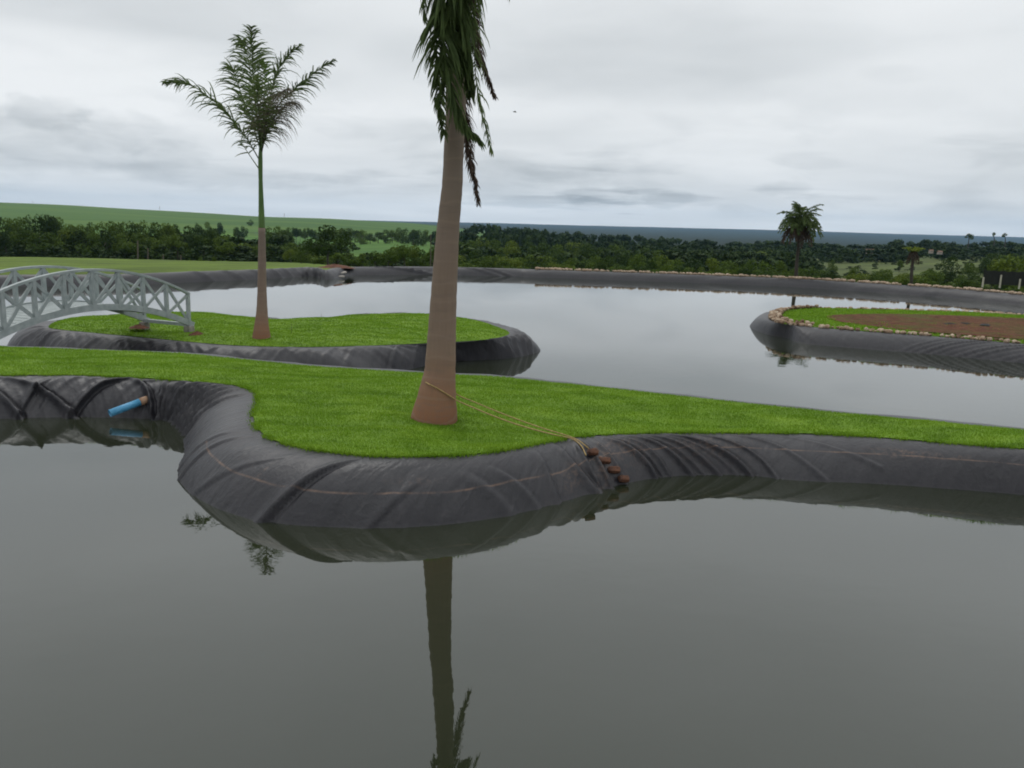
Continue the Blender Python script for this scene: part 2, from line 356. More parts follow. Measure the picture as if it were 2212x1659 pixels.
def m_rock():
    m, N, MA, RAMP, MIX, NOISE, L = mat('border_rock')
    g = N('ShaderNodeNewGeometry').outputs['Position']; oi = N('ShaderNodeObjectInfo').outputs['Random']
    f = MA('ADD', MA('MULTIPLY', NOISE(g, 5., 3, .6), .7), MA('MULTIPLY', oi, .35))
    c = RAMP(f, [(.3, (.08, .042, .025)), (.45, (.21, .145, .095)), (.62, (.32, .245, .175)), (.8, (.46, .39, .30))])
    finish(m, N, L, c, .9, NOISE(g, 30., 4), .02, .6, .2); return m
M['rock'] = m_rock()

# ------------------------------------------------------------------ shorelines measured from the photo
NEAR = [ # rim x, rim y, rim z, waterline x, y
 (-420, 825, .52, -430, 925), (-200, 815, .52, -205, 910), (0, 812, .52, 0, 906), (150, 811, .52, 147, 901), (300, 817, .52, 290, 903), (400, 824, .53, 350, 906),
 (470, 829, .54, 380, 912), (520, 836, .55, 396, 928), (550, 848, .56, 403, 950), (557, 865, .56, 396, 978), (549, 890, .56, 387, 1006),
 (550, 912, .56, 386, 1033), (565, 935, .56, 400, 1054), (600, 955, .56, 432, 1079), (660, 970, .56, 490, 1106), (720, 978, .56, 560, 1125),
 (800, 986, .56, 670, 1137), (900, 987, .56, 800, 1141), (1000, 984, .55, 920, 1137), (1080, 975, .54, 1010, 1128), (1150, 962, .52, 1109, 1111),
 (1230, 947, .48, 1200, 1088), (1270, 943, .46, 1280, 1064), (1330, 939, .44, 1361, 1042), (1450, 936, .42, 1450, 1029), (1600, 936, .42, 1600, 1026),
 (1750, 938, .44, 1722, 1038), (1900, 946, .46, 1887, 1045), (2050, 958, .47, 2060, 1057), (2212, 970, .48, 2212, 1069), (2500, 992, .48, 2500, 1096), (2900, 1025, .48, 2900, 1135)]
FARE = [(2900, 965), (2500, 946), (2212, 930), (2000, 910), (1800, 892), (1500, 860), (1250, 833), (1080, 816), (900, 806), (700, 794), (600, 785), (480, 773), (400, 765), (200, 757), (0, 750), (-200, 746), (-420, 744)]
MID = [(105, 706), (118, 697), (150, 689), (200, 683), (300, 679), (440, 678), (560, 687), (640, 692), (700, 688), (760, 681), (870, 677), (940, 680), (1000, 688), (1060, 703),
       (1098, 717), (1088, 727), (1040, 735), (940, 741), (800, 747), (650, 750), (500, 746), (350, 733), (200, 719), (120, 711)]
RI = [(1664, 687), (1672, 677), (1695, 670), (1750, 666), (1900, 670), (2050, 674), (2212, 682), (2500, 700), (2750, 722), (2760, 765), (2500, 768), (2212, 743), (2000, 725), (1860, 715), (1750, 706), (1700, 701), (1675, 695)]
OUT = [(-500, 628, -500, 652), (-250, 606, -250, 632), (0, 594, 0, 614), (150, 593, 150, 612), (282, 591, 282, 609), (407, 586.5, 407, 605), (550, 582, 550, 601), (620, 579, 622, 597),
       (665, 577, 668, 595), (690, 579, 700, 597), (703, 583, 716, 598), (712, 581, 724, 595), (728, 578, 733, 593), (782, 576, 784, 592), (932, 576, 932, 591.5), (1106, 580, 1106, 595), (1161, 582, 1161, 597),
       (1406, 590, 1406, 606), (1716, 602, 1716, 617), (2006, 620, 2006, 638), (2212, 637, 2212, 657), (2500, 668, 2500, 692), (2900, 720, 2900, 750)]

def build_liner(name, rim, wat, closed, ds, label, folds=(), rough=lambda s, t, p: 0., tline=None, stain=None, wob=1., nt=26, zbase=0.):
    """sheet draped from the rim (list of xyz) to the waterline (list of xyz) and on under the water"""
    rim = [np.array(p) for p in rim]; wat = [np.array(p) for p in wat]
    if closed:
        n0 = len(rim); idx = [(i-1) % n0 for i in range(n0+3)]
    seg = []
    R, Wt, U = [], [], []
    def crc(P, i, t):
        g = lambda k: P[k % len(P)] if closed else P[min(max(k, 0), len(P)-1)]
        a, b, c, d = g(i-1), g(i), g(i+1), g(i+2)
        return .5*((2*b)+(-a+c)*t+(2*a-5*b+4*c-d)*t*t+(-a+3*b-3*c+d)*t**3)
    cnt = len(rim) if closed else len(rim)-1
    for i in range(cnt):
        ln = max(np.linalg.norm(rim[(i+1) % len(rim)]-rim[i]), np.linalg.norm(wat[(i+1) % len(wat)]-wat[i]))
        k = max(1, int(ln/ds))
        for j in range(k): R.append(crc(rim, i, j/k)); Wt.append(crc(wat, i, j/k)); U.append(i+j/k)
    if not closed: R.append(rim[-1]); Wt.append(wat[-1]); U.append(cnt)
    R = np.array(R); Wt = np.array(Wt); U = np.array(U); n = len(R)
    mid = (R+Wt)/2; sarc = np.concatenate([[0], np.cumsum(np.linalg.norm(np.diff(mid, axis=0), axis=1))])
    ts = np.concatenate([[-.12, -.06], np.linspace(0, 1, nt), 1+np.linspace(.06, 1.2, 7)])
    fo = [(np.interp(a, U, sarc), ta, np.interp(b, U, sarc), tb, amp, w*.75) for a, ta, b, tb, amp, w in folds]
    V = []; UV = []; ST = []
    for i in range(n):
        d = Wt[i]-R[i]; hv = np.array([d[0], d[1], 0]); hl = np.linalg.norm(hv)+1e-6; hn = hv/hl; zr = R[i][2]-zbase
        for t in ts:
            if t < 0: p = R[i] + hn*t*.5; z = zr + t*.12
            elif t <= 1: p = R[i] + hv*(t**.98); z = zr*(1-t**2.6)
            else: p = R[i] + hv*(1+(t-1)*.9); z = -zr*1.7*(t-1)
            s = sarc[i]; disp = 0.
            if t > 0:
                env = min(1, t*5)
                for (sa, ta, sb, tb, amp, w) in fo:
                    if (s < min(sa, sb)-5*w) or (s > max(sa, sb)+5*w): continue
                    q = (t-ta)/(tb-ta); qc = min(max(q, -.15), 1.5); sc = sa+(sb-sa)*qc
                    x = (s-sc)/w
                    fade = math.exp(-((q-qc)*6)**2) if q != qc else 1.
                    fade *= min(1., max(0., (q+.15)/.5))
                    # asymmetric pleat: gentle rise, sharp fall
                    disp += 1.1*amp*fade*((math.exp(-(x*x)/1.6) if x < 0 else math.exp(-(x*x)*7)) - .4*math.exp(-((x-.6)**2)*9))
                disp += env*rough(s, t, p)*wob
            nrm = hn*.75 + np.array([0, 0, .62])
            q_ = np.array([p[0], p[1], z]) + nrm*disp
            q_[2] += zbase; V.append(q_); UV.append((s, t-(tline(U[i]) if tline else 9.))); ST.append(stain(U[i], t) if stain else 0.)
    m = len(ts); Fc = []
    for i in range(n if closed else n-1):
        a = i*m; b = ((i+1) % n)*m
        for j in range(m-1): Fc.append((a+j, a+j+1, b+j+1, b+j))
    me = fastmesh(name, V, Fc, True)
    uvl = me.uv_layers.new(name='UVMap'); li = np.empty(len(me.loops), np.int32); me.loops.foreach_get('vertex_index', li)
    uvl.data.foreach_set('uv', np.array(UV, np.float32)[li].ravel())
    at_ = me.attributes.new('stain', 'FLOAT', 'POINT'); at_.data.foreach_set('value', np.array(ST, np.float32))
    o = link(name, me, M['liner']); tag(o, kind='structure', label=label); return o, R, Wt

def rough_gen(amp, shear=1.2, k=3.2, sc=1.):
    def f(s, t, p):
        a = noise.noise(Vector((s*k*.5+t*shear, t*.9, 3.3)))
        b = noise.noise(Vector((s*k*1.6+t*shear*2.2, t*1.3, 7.1)))
        c = noise.noise(Vector((s*k*4.3-t*shear*2.5, t*2.2, 1.7)))
        return amp*(.9*a + .55*(1-2.2*abs(b))*.6 + .22*c)
    return f
# --- near bank
near_rim = [at(a, b, c) for a, b, c, _, _ in NEAR]; near_wat = [at(d, e, 0.) for *_, d, e in NEAR]
near_rim = [np.array([-33., 13., .55])]+near_rim+[np.array([33., 11.5, .55])]; near_wat = [np.array([-33., 12.2, 0.])]+near_wat+[np.array([33., 10.7, 0.])]
def ease_ends(P):                          # evenly spaced control points on the two long off-frame ends
    a, b = P[0], P[1]; c, d = P[-2], P[-1]; da = (b-P[2]); da = da/np.linalg.norm(da); dc = (c-P[-3]); dc = dc/np.linalg.norm(dc)
    A_ = [b+da*3*1., ]; C_ = [c+dc*3*1., ]; A_[0] = A_[0]*.5+(b+(a-b)/np.linalg.norm(a-b)*3)*.5; C_[0] = C_[0]*.5+(c+(d-c)/np.linalg.norm(d-c)*3)*.5
    q = lambda u, v: [u+(v-u)*t for t in (.33, .67)]
    L1 = [a]+q(a, A_[0])+A_; L2 = C_+q(C_[0], d)+[d]
    for p in L1+L2: p[2] = p[2]
    return L1+list(P[1:-1])+L2
near_rim = ease_ends(near_rim); near_wat = ease_ends(near_wat); fr_rim_ease = True
for p in near_wat: p[2] = 0.
folds = [(15.9, .22, 15.15, 1.0, .060, .11), (16.9, .5, 17.6, 1.0, .012, .09), (17.6, .6, 17.0, 1., .018, .12), (18.6, .55, 20., 1., .03, .16), (19.2, .5, 20.6, 1., .03, .12), (20.2, .3, 21.1, 1., .045, .09),
         (14.4, .3, 12.9, .9, .014, .12), (11.6, .25, 10.7, .8, .014, .09), (12.3, .1, 11.2, 1., .018, .08),
         (20.6, .15, 22.0, .95, .06, .10), (21.2, .1, 22.2, .98, .06, .06), (21.6, .1, 22.5, 1., .07, .05), (22.0, .06, 22.9, 1., .04, .05),
         (22.4, .05, 23.7, 1., .055, .08), (22.9, .05, 24.0, 1., .035, .05), (23.1, .05, 24.35, 1., .055, .08), (23.5, .05, 24.7, 1., .055, .08), (23.9, .05, 25.2, 1., .06, .09),
         (24.3, .04, 25.6, .95, .035, .06), (24.7, .04, 26.1, .8, .022, .08), (25.2, .04, 26.6, .6, .014, .12), (22.65, .05, 23.85, 1., .03, .04), (23.3, .05, 24.5, 1., .03, .04), (23.7, .05, 24.95, 1., .03, .05),
         # the bay on the left and its inner corner
         (2.0, .1, 3.1, 1., .10, .12), (1.6, .1, 2.3, 1., .09, .1), (3.8, .1, 3.05, 1., .10, .12), (3.9, .05, 4.6, .9, .08, .09), (1.2, .2, .7, 1., .09, .12), (2.7, .35, 2.2, 1.05, .07, .1),
         (4.6, .1, 5.0, 1., .06, .07), (5.2, .05, 5.1, 1., .06, .06), (5.8, .05, 5.5, 1., .07, .06), (6.3, .04, 5.9, 1., .07, .05), (6.7, .04, 6.4, 1., .07, .05), (7.1, .04, 6.8, 1., .06, .05), (7.5, .04, 7.2, 1., .05, .05), (8.1, .05, 7.6, 1., .04, .06)]
rg = rough_gen(.035); rg2 = rough_gen(.075, 1.6, 3.)
folds = [(a+4, b, c+4, d, e, f) for a, b, c, d, e, f in folds]
def near_rough(s, t, p):
    w = min(1., max(0., (-3.6-p[0])/1.2)) if p[1] > 10 else 0.
    return rg(s, t, p)*(.35+.0*w) + rg2(s, t, p)*w
def tl(u): return np.interp(u-4, [0, 9, 11, 12, 15, 18, 21, 22.5, 23.5, 25, 28, 31], [9, 9, .62, .66, .72, .74, .72, .62, .62, .60, .62, .62])
def stn(u, t):
    v = 0.; u = u-4
    for (u0, t0, wu, wt, a) in ((27.3, .55, .35, .10, .8), (28.0, .58, .5, .06, .45), (22.3, .65, .25, .35, .9), (21.4, .8, .3, .15, .7), (23.0, .5, .5, .3, .6), (24.5, .5, .6, .3, .45), (14.2, .62, .06, .12, .5), (17.5, .6, .5, .05, .3)):
        v += a*math.exp(-((u-u0)/wu)**2-((t-t0)/wt)**2)
    return min(v, 1.)
bank, NR, NW = build_liner('pond_bank', near_rim, near_wat, False, .02, 'wrinkled dark grey pond liner draped over the near grassy bank', folds, near_rough, tl, stn, nt=44)
def arc_fill(n): pass
# --- far side of the strip
fr_rim = [at(x, y, .50) for x, y in FARE]
fr_rim[0] = np.array([33., 13.6, .55]); fr_rim.insert(1, at(2900, 965, .5)); fr_rim[-1] = np.array([-33., 15.5, .55]); fr_rim.insert(-1, at(-420, 744, .5))
fr_rim = ease_ends(fr_rim)
def offs(P, d, closed=True):
    P = [np.array(p) for p in P]; n = len(P); out = []
    area = sum(P[i][0]*P[(i+1) % n][1]-P[(i+1) % n][0]*P[i][1] for i in range(n)); sg = 1 if area > 0 else -1
    for i in range(n):
        a = P[(i-1) % n] if closed or i > 0 else P[i]; b = P[(i+1) % n] if closed or i < n-1 else P[i]
        t = b-a; nn = np.array([t[1], -t[0], 0]); nn = nn/np.linalg.norm(nn)*(sg if closed else 1)
        dd = d(P[i]) if callable(d) else d
        q = P[i]+nn*dd; out.append(np.array([q[0], q[1], 0.]))
    return out
build_liner('pond_bank', fr_rim, [np.array([p[0], p[1]+1.9, LW]) for p in fr_rim], False, .2, 'dark pond liner on the hidden far side of the near grass strip', (), rough_gen(.03), nt=10, zbase=LW)
# --- islands
def atl(x, y, z=0.): return at(x, y, LW+z*K)          # z counted from the far pond's water, in units of K metres
mid_rim = [atl(x, y, .48) for x, y in MID]; mid_wat = offs(mid_rim, .97)
tipi = MID.index((1098, 717)); mid_wat[tipi] = atl(1163, 757); mid_wat[tipi+1] = atl(1135, 768); mid_wat[tipi-1] = atl(1128, 732); mid_wat[tipi+2] = atl(1080, 776); mid_wat[tipi+3] = atl(960, 783)
mid_wat[0] = atl(20, 745); mid_wat[-1] = atl(60, 757); mid_wat[1] = atl(40, 725)
build_liner('island_bank', mid_rim, mid_wat, True, .07, 'dark liner skirt around the middle grass island', [(tipi+k, .1, tipi+k+.5, 1., .09, .19) for k in (.2, .5, .9, 1.3, 1.8)] + [(17.3+k*.31, .1, 17.55+k*.31, 1., .04+.03*math.sin(k*2.3), .16) for k in range(20)],
            rough_gen(.10, 1.8, 1.9), nt=22, zbase=LW)
ri_rim = [atl(x, y, .42) for x, y in RI]; ri_wat = offs(ri_rim, .97)
ri_wat[0] = atl(1620, 706); ri_wat[-1] = atl(1655, 722); ri_wat[1] = atl(1636, 690); ri_wat[-2] = atl(1700, 731)
build_liner('island_bank', ri_rim, ri_wat, True, .06, 'dark liner skirt around the stone bordered island on the right', [(9.7+k*.14, .05, 10.5+k*.14, 1., .045+.02*math.sin(k*1.9), .10) for k in range(14)],
            rough_gen(.028, 1.8, 1.1), nt=22, zbase=LW)
# --- outer shore
def inward(P, d):
    out = []
    for i in range(len(P)):
        a = P[max(i-2, 0)]; b = P[min(i+2, len(P)-1)]; t = b-a; nn = np.array([t[1], -t[0], 0]); nn /= np.linalg.norm(nn)
        q = P[i]+nn*d; out.append(np.array([q[0], q[1], LW]))
    return out
out_rim = [atl(a, b, .46) for a, b, _, _ in OUT]; out_wat = inward(out_rim, .97)
print('outer ends', out_rim[0], out_rim[-1])
exr = [(52, 44, -.9), (50, 32, -.7), (42, 21, -.1), (33, 14.4, .5)]; exl = [(-33, 16.4, .5), (-45, 26, -.2), (-50, 38, -.7)]
exr = [np.array(e, float) for e in exr if e[1] < out_rim[-1][1]-1]; exl = [np.array(e, float) for e in exl if e[1] < out_rim[0][1]-1]
far_r = exl + out_rim + exr
sc_ = lambda e: np.array([e[0]-math.copysign(.8+.8*(e[2]+1), e[0]), e[1]+.2, LW])
far_w = [sc_(e) for e in exl] + out_wat + [sc_(e) for e in exr]
nl = len(exl)
build_liner('shore_bank', far_r, far_w, False, .25, 'dark liner on the outer shore of the far pond', [(nl+5+k*.42, .05, nl+5.25+k*.42, 1., .12, .35) for k in range(11)] + [(nl+13.2, .2, nl+14.0, 1., .19, .55), (nl+13.5, .6, nl+14.2, 1., .16, .6), (nl+14.3, .1, nl+14.8, 1., .13, .45), (nl+14.5, .1, nl+15.0, 1., .13, .45)],
            rough_gen(.05, 1.5, .85), nt=12, zbase=LW)
back_r = [np.array(e, float) for e in [(33, 11.2, .6), (29, 6, .7), (22, 2.2, 1.), (10, .8, 1.3), (0, .7, 1.35), (-10, .8, 1.3), (-22, 2.2, 1.), (-29, 6, .7), (-33, 12.8, .6)]]
back_w = [np.array([e[0]*.95, e[1]+(7-e[1])*.10, 0.]) for e in back_r]
build_liner('pond_bank', back_r, back_w, False, .3, 'dark liner on the viewer side of the near pond', (), rough_gen(.04), nt=10)
# --- the two sheets of water
def sheet(pts, z, label):
    me = mesh('water', [(p[0], p[1], z) for p in pts], [tuple(range(len(pts)))], False)
    if me.polygons[0].normal.z < 0: me.flip_normals()
    o = link('water', me, M['water']); tag(o, label, kind='structure')
sheet([p+[0, .25, 0] for p in near_wat] + [p+[0, -.3, 0] for p in back_w], 0., 'still grey green water of the near pond reflecting the cloudy sky and palm')
def outw(p):
    d = p-np.array([0, 30, LW]); d[2] = 0; return p+d/np.linalg.norm(d)*.35
sheet([outw(p) for p in far_w] + [p for p in fr_rim], LW, 'bright still water of the far pond around the islands')

# ------------------------------------------------------------------ lawns
def lawn(name, rim, step, label, mound=.0, lump=.02, amp2=.0, mat_=None, inset=0.):
    P = [np.array(p) for p in rim]; n = len(P); B = []
    def crc(i, t):
        a, b, c, d = P[(i-1) % n], P[i], P[(i+1) % n], P[(i+2) % n]
        return .5*((2*b)+(-a+c)*t+(2*a-5*b+4*c-d)*t*t+(-a+3*b-3*c+d)*t**3)
    for i in range(n):
        k = max(1, int(np.linalg.norm(P[(i+1) % n]-P[i])/(step*.8)))
        for j in range(k): B.append(crc(i, j/k))
    B = np.array(B); x0, y0 = B[:, :2].min(0); x1, y1 = B[:, :2].max(0)
    g = [(x+random.uniform(-.2, .2)*step, y+random.uniform(-.2, .2)*step) for x in np.arange(x0, x1, step) for y in np.arange(y0, y1, step)]
    G = np.array(g); Bx = B[:, :2]; inside = np.zeros(len(G), bool); j = len(B)-1
    for i in range(len(B)):
        xi, yi = Bx[i]; xj, yj = Bx[j]
        c = ((yi > G[:, 1]) != (yj > G[:, 1])) & (G[:, 0] < (xj-xi)*(G[:, 1]-yi)/(yj-yi+1e-12)+xi); inside ^= c; j = i
    G = G[inside]; D = np.sqrt(((G[:, None, :]-Bx[None])**2).sum(2)); dm = D.min(1); w = 1/(D+.05)**3
    zi = (w*B[None, :, 2]).sum(1)/w.sum(1); keep = dm > step*.45; G = G[keep]; dm = dm[keep]; zi = zi[keep]
    pts = [Vector(p) for p in Bx] + [Vector(p) for p in G]
    res = delaunay_2d_cdt(pts, [], [list(range(len(B)))], 1, 1e-5)
    vo, fc = res[0], res[2]; orig = res[3]
    zz = np.concatenate([B[:, 2], zi]); dd = np.concatenate([np.zeros(len(B)), dm])
    V = []
    for k, v in enumerate(vo):
        o_ = orig[k][0] if orig[k] else 0; e = min(1, dd[o_]/.35)
        z = zz[o_]+.012 + mound*(1-math.exp(-dd[o_]*1.3)) + e*lump*noise.noise(Vector((v.x*1.1, v.y*2.2, 0))) + e*amp2*noise.noise(Vector((v.x*.45, v.y*.45, 5)))
        V.append((v.x, v.y, z))
    tri = [tuple(f) for f in fc if len(f) == 3]
    me = mesh(name, V, tri, True); o = link(name, me, mat_ or M['lawn']); tag(o, label, kind='structure')
    if me.polygons[0].normal.z < 0: me.flip_normals()
    return o, np.array(V), np.array(tri)
_, V1, T1 = lawn('lawn', near_rim + fr_rim, .12, 'bright green grass on the near strip of land', .05, .035, .05)
_, V2, T2 = lawn('lawn', mid_rim, .25, 'bright green grass on the middle island', .12, .03, .16)
_, V3, T3 = lawn('lawn', ri_rim, .3, 'short green grass on the stone bordered island', .05, .03, .04)
def blades(V, T, n, hmin, hmax, wd, label, rng_y=None, mask=None):
    A, B, Cc = V[T[:, 0]], V[T[:, 1]], V[T[:, 2]]
    ar = .5*np.linalg.norm(np.cross(B-A, Cc-A), axis=1); ce = (A+B+Cc)/3
    vis = (np.abs(ce[:, 0]) < ce[:, 1]*1.1+2)*np.where(np.abs(ce[:, 0]) < ce[:, 1]*.66+.6, 1., .35)
    ar = ar*vis/np.maximum(ce[:, 1], 4)**.8
    if mask is not None: ar = ar*mask(ce)
    f = rng.choice(len(T), n, p=ar/ar.sum()); u = rng.random(n); v = rng.random(n); s = u+v > 1; u[s] = 1-u[s]; v[s] = 1-v[s]
    P = A[f]+(B-A)[f]*u[:, None]+(Cc-A)[f]*v[:, None]
    th = rng.random(n)*2*math.pi; d = np.stack([np.cos(th), np.sin(th), np.zeros(n)], 1)
    cl = np.array([noise.noise(Vector((p[0]*2.3, p[1]*4., 1.))) for p in P])
    h = (hmin+(hmax-hmin)*rng.random(n))*(1+.55*cl); lean = rng.normal(0, .45, (n, 2))*h[:, None]
    sc = np.sqrt(np.maximum(P[:, 1], 5)/9.)
    w = wd*sc*(.7+.6*rng.random(n))
    V_ = np.empty((n, 3, 3)); V_[:, 0] = P-d*w[:, None]/2-[0, 0, .008]; V_[:, 1] = P+d*w[:, None]/2-[0, 0, .008]; V_[:, 2] = P; V_[:, 2, :2] += lean; V_[:, 2, 2] += h
    me = fastmesh('grass', V_.reshape(-1, 3), np.arange(n*3).reshape(-1, 3)); o = link('grass', me, M['lawn']); tag(o, label, 'grass', kind='stuff'); return o
blades(V1, T1, 260000, .012, .028, .010, 'dense bright green grass blades on the near strip')
def edge_blades(P, n, h0, h1, wd, label, spread=.05):
    P = np.array(cr(P, 1400)); d = np.linalg.norm(np.diff(P, axis=0), axis=1); pr = d/np.maximum(P[:-1, 1], 4); ix = rng.choice(len(d), n, p=pr/pr.sum()); u = rng.random((n, 1))
    B_ = P[ix]*(1-u)+P[ix+1]*u; B_[:, :2] += rng.normal(0, spread*.6, (n, 2)); B_[:, 1] += .01
    cl = np.array([noise.noise(Vector((p[0]*4., p[1]*4., 9.))) for p in B_]); keep = cl > -.25; B_ = B_[keep]; cl = cl[keep]; n = len(B_)
    th = rng.random(n)*6.28; dd = np.stack([np.cos(th), np.sin(th), np.zeros(n)], 1)*wd/2; h = (h0+(h1-h0)*rng.random(n))*(1+.9*cl)
    V_ = np.empty((n, 3, 3)); V_[:, 0] = B_-dd-[0, 0, .012]; V_[:, 1] = B_+dd-[0, 0, .012]; V_[:, 2] = B_; V_[:, 2, 1] -= h*rng.random(n)*.9; V_[:, 2, 0] += h*rng.normal(0, .5, n); V_[:, 2, 2] += h
    me = fastmesh('grass', V_.reshape(-1, 3), np.arange(n*3).reshape(-1, 3)); o = link('grass', me, M['lawn']); tag(o, label, 'grass', kind='stuff')
edge_blades(near_rim, 42000, .015, .055, .011, 'uneven fringe of grass blades over the edge of the near liner', .05)
blades(V2, T2, 90000, .018, .04, .018, 'dense bright green grass blades on the middle island')

# soil patch on the right island
def patch(name, pxs, z, mt, label, step=.35, lump=.06):
    r = [atl(x, y, z) for x, y in pxs]
    o, V, T = lawn(name, r, step, label, .03, lump, .0, mt); return o, V, T
SP = [(1790, 682), (1900, 678), (2050, 681), (2212, 688), (2500, 710), (2600, 745), (2500, 760), (2212, 734), (2000, 717), (1900, 707), (1815, 695)]
_, VS, TS = patch('soil', SP, .475, M['soil_bed'], 'bare reddish brown soil in the middle of the right island')
def soil_mask(ce):
    from_x = np.array([p[0] for p in [atl(x, y, .475) for x, y in SP]]); from_y = np.array([p[1] for p in [atl(x, y, .475) for x, y in SP]])
    ins = np.zeros(len(ce), bool); j = len(from_x)-1
    for i in range(len(from_x)):
        c = ((from_y[i] > ce[:, 1]) != (from_y[j] > ce[:, 1])) & (ce[:, 0] < (from_x[j]-from_x[i])*(ce[:, 1]-from_y[i])/(from_y[j]-from_y[i]+1e-12)+from_x[i]); ins ^= c; j = i
    return 1.-ins*np.array([.97 if noise.noise(Vector((p[0]*.5, p[1]*.5, 3.))) < .12 else .7 for p in ce])
blades(V3, T3, 26000, .045, .09, .03, 'short green grass blades around the soil of the right island', mask=soil_mask)

# ------------------------------------------------------------------ countryside
COLS = [-700, 100, 600, 850, 1100, 1700, 2200, 3000]
RR = np.array([45, 80, 130, 200, 350, 600, 1000, 1500, 2500, 4000, 7000, 12000, 14000])*K
HT = [[.5, -.6, -3., -6, -11, -8, 10, 26, 10, 0, 0, 0, 0],
      [.5, -.6, -3., -6, -11, -10, 0, 16.5, 5, 0, 0, 0, 0],
      [.5, -.8, -3.1, -6, -9, -7, 0, 8.5, 5, 5, 15, 15, 0],
      [.5, -1.2, -4, -6, -6, -7, -3, 5, 5, 5, 22, 20, 0],
      [.5, -1.5, -5, -8, -12, -14, -15, -12, -10, 0, 30, 20, 0],
      [.5, -2., -5, -6.5, -7, -10, -12, -12, -10, 0, 37, 40, 0],
      [.5, -1.6, -4., -5.4, -3.4, -5, -20, -30, -30, -20, 20, 100, 0],
      [.5, -1, -3, -4, -2, -5, -20, -30, -30, -20, 20, 100, 0]]
HT = H+K*(np.array(HT)-H)
def hgt(x, y):
    r = math.hypot(x, y); front = 1. if y > .35*abs(x) else max(0., (y+.3*abs(x))/(.65*abs(x)+1e-6))
    p = min(max(CX+1832*x/max(y, 1e-3), -700), 3000) if y > .1 else (-700 if x < 0 else 3000)
    i = min(max(np.searchsorted(COLS, p)-1, 0), len(COLS)-2); f = (p-COLS[i])/(COLS[i+1]-COLS[i]); f = f*f*(3-2*f)
    row = HT[i]*(1-f)+HT[i+1]*f
    z = float(np.interp(math.log(max(r, RR[0])), np.log(RR), row)) if r > RR[0] else LW+.5*K
    z = z*front + .6*(1-front)
    if y < 30: z += (.6-z)*min(1, (30-y)/15)
    if y < 8 and r < 45: z = max(z, .5+.9*min(1, max(0, (8-y)/8)))
    if r > 95: z += min(1, (r-95)/300)*min(4.5, r*.004)*noise.noise(Vector((x*.004, y*.004, 2)))*.6
    return z
RC = np.array([0., 20.]); o_r = out_rim + exr + back_r + exl
# densify rim
dens = []
nO = len(o_r)
for i in range(nO):
    a, b, c, d = o_r[(i-1) % nO], o_r[i], o_r[(i+1) % nO], o_r[(i+2) % nO]; k = max(1, int(np.linalg.norm(c-b)/1.))
    for j in range(k):
        t = j/k; dens.append(.5*((2*b)+(-a+c)*t+(2*a-5*b+4*c-d)*t*t+(-a+3*b-3*c+d)*t**3))
dens = np.array(dens); nD = len(dens)
radii = [0., .25, .6, 1.2, 2.2, 4, 7, 11, 16, 23, 32, 45, 62, 85, 115, 155, 205, 270, 350, 450, 580, 750, 950, 1200, 1500, 1900, 2300, 2900, 3800, 5000, 6500, 8500, 10000, 11000, 12300]
V = []; Fc = []
for j, rd in enumerate(radii):
    for p in dens:
        d = p[:2]-RC; ln = np.linalg.norm(d); q = RC+d/ln*(ln+rd-.02*(rd == 0))
        if rd < 2.3:
            z = p[2]+(hgt(*q)-p[2])*(rd/2.4)
        else: z = hgt(*q)
        z += (.004 if rd == 0 else .02) + (.05*noise.noise(Vector((q[0]*.6, q[1]*.6, 0))) if rd > .5 else 0)
        V.append((q[0], q[1], z))
for j in range(len(radii)-1):
    for i in range(nD):
        a = j*nD+i; b = j*nD+(i+1) % nD; Fc.append((a, b, b+nD, a+nD))
me = fastmesh('ground', V, Fc, True)
if me.polygons[0].normal.z < 0: me.flip_normals()
terr = link('ground', me, M['terrain']); tag(terr, 'green fields and wooded hills around the pond', kind='structure')
print('stage ground')
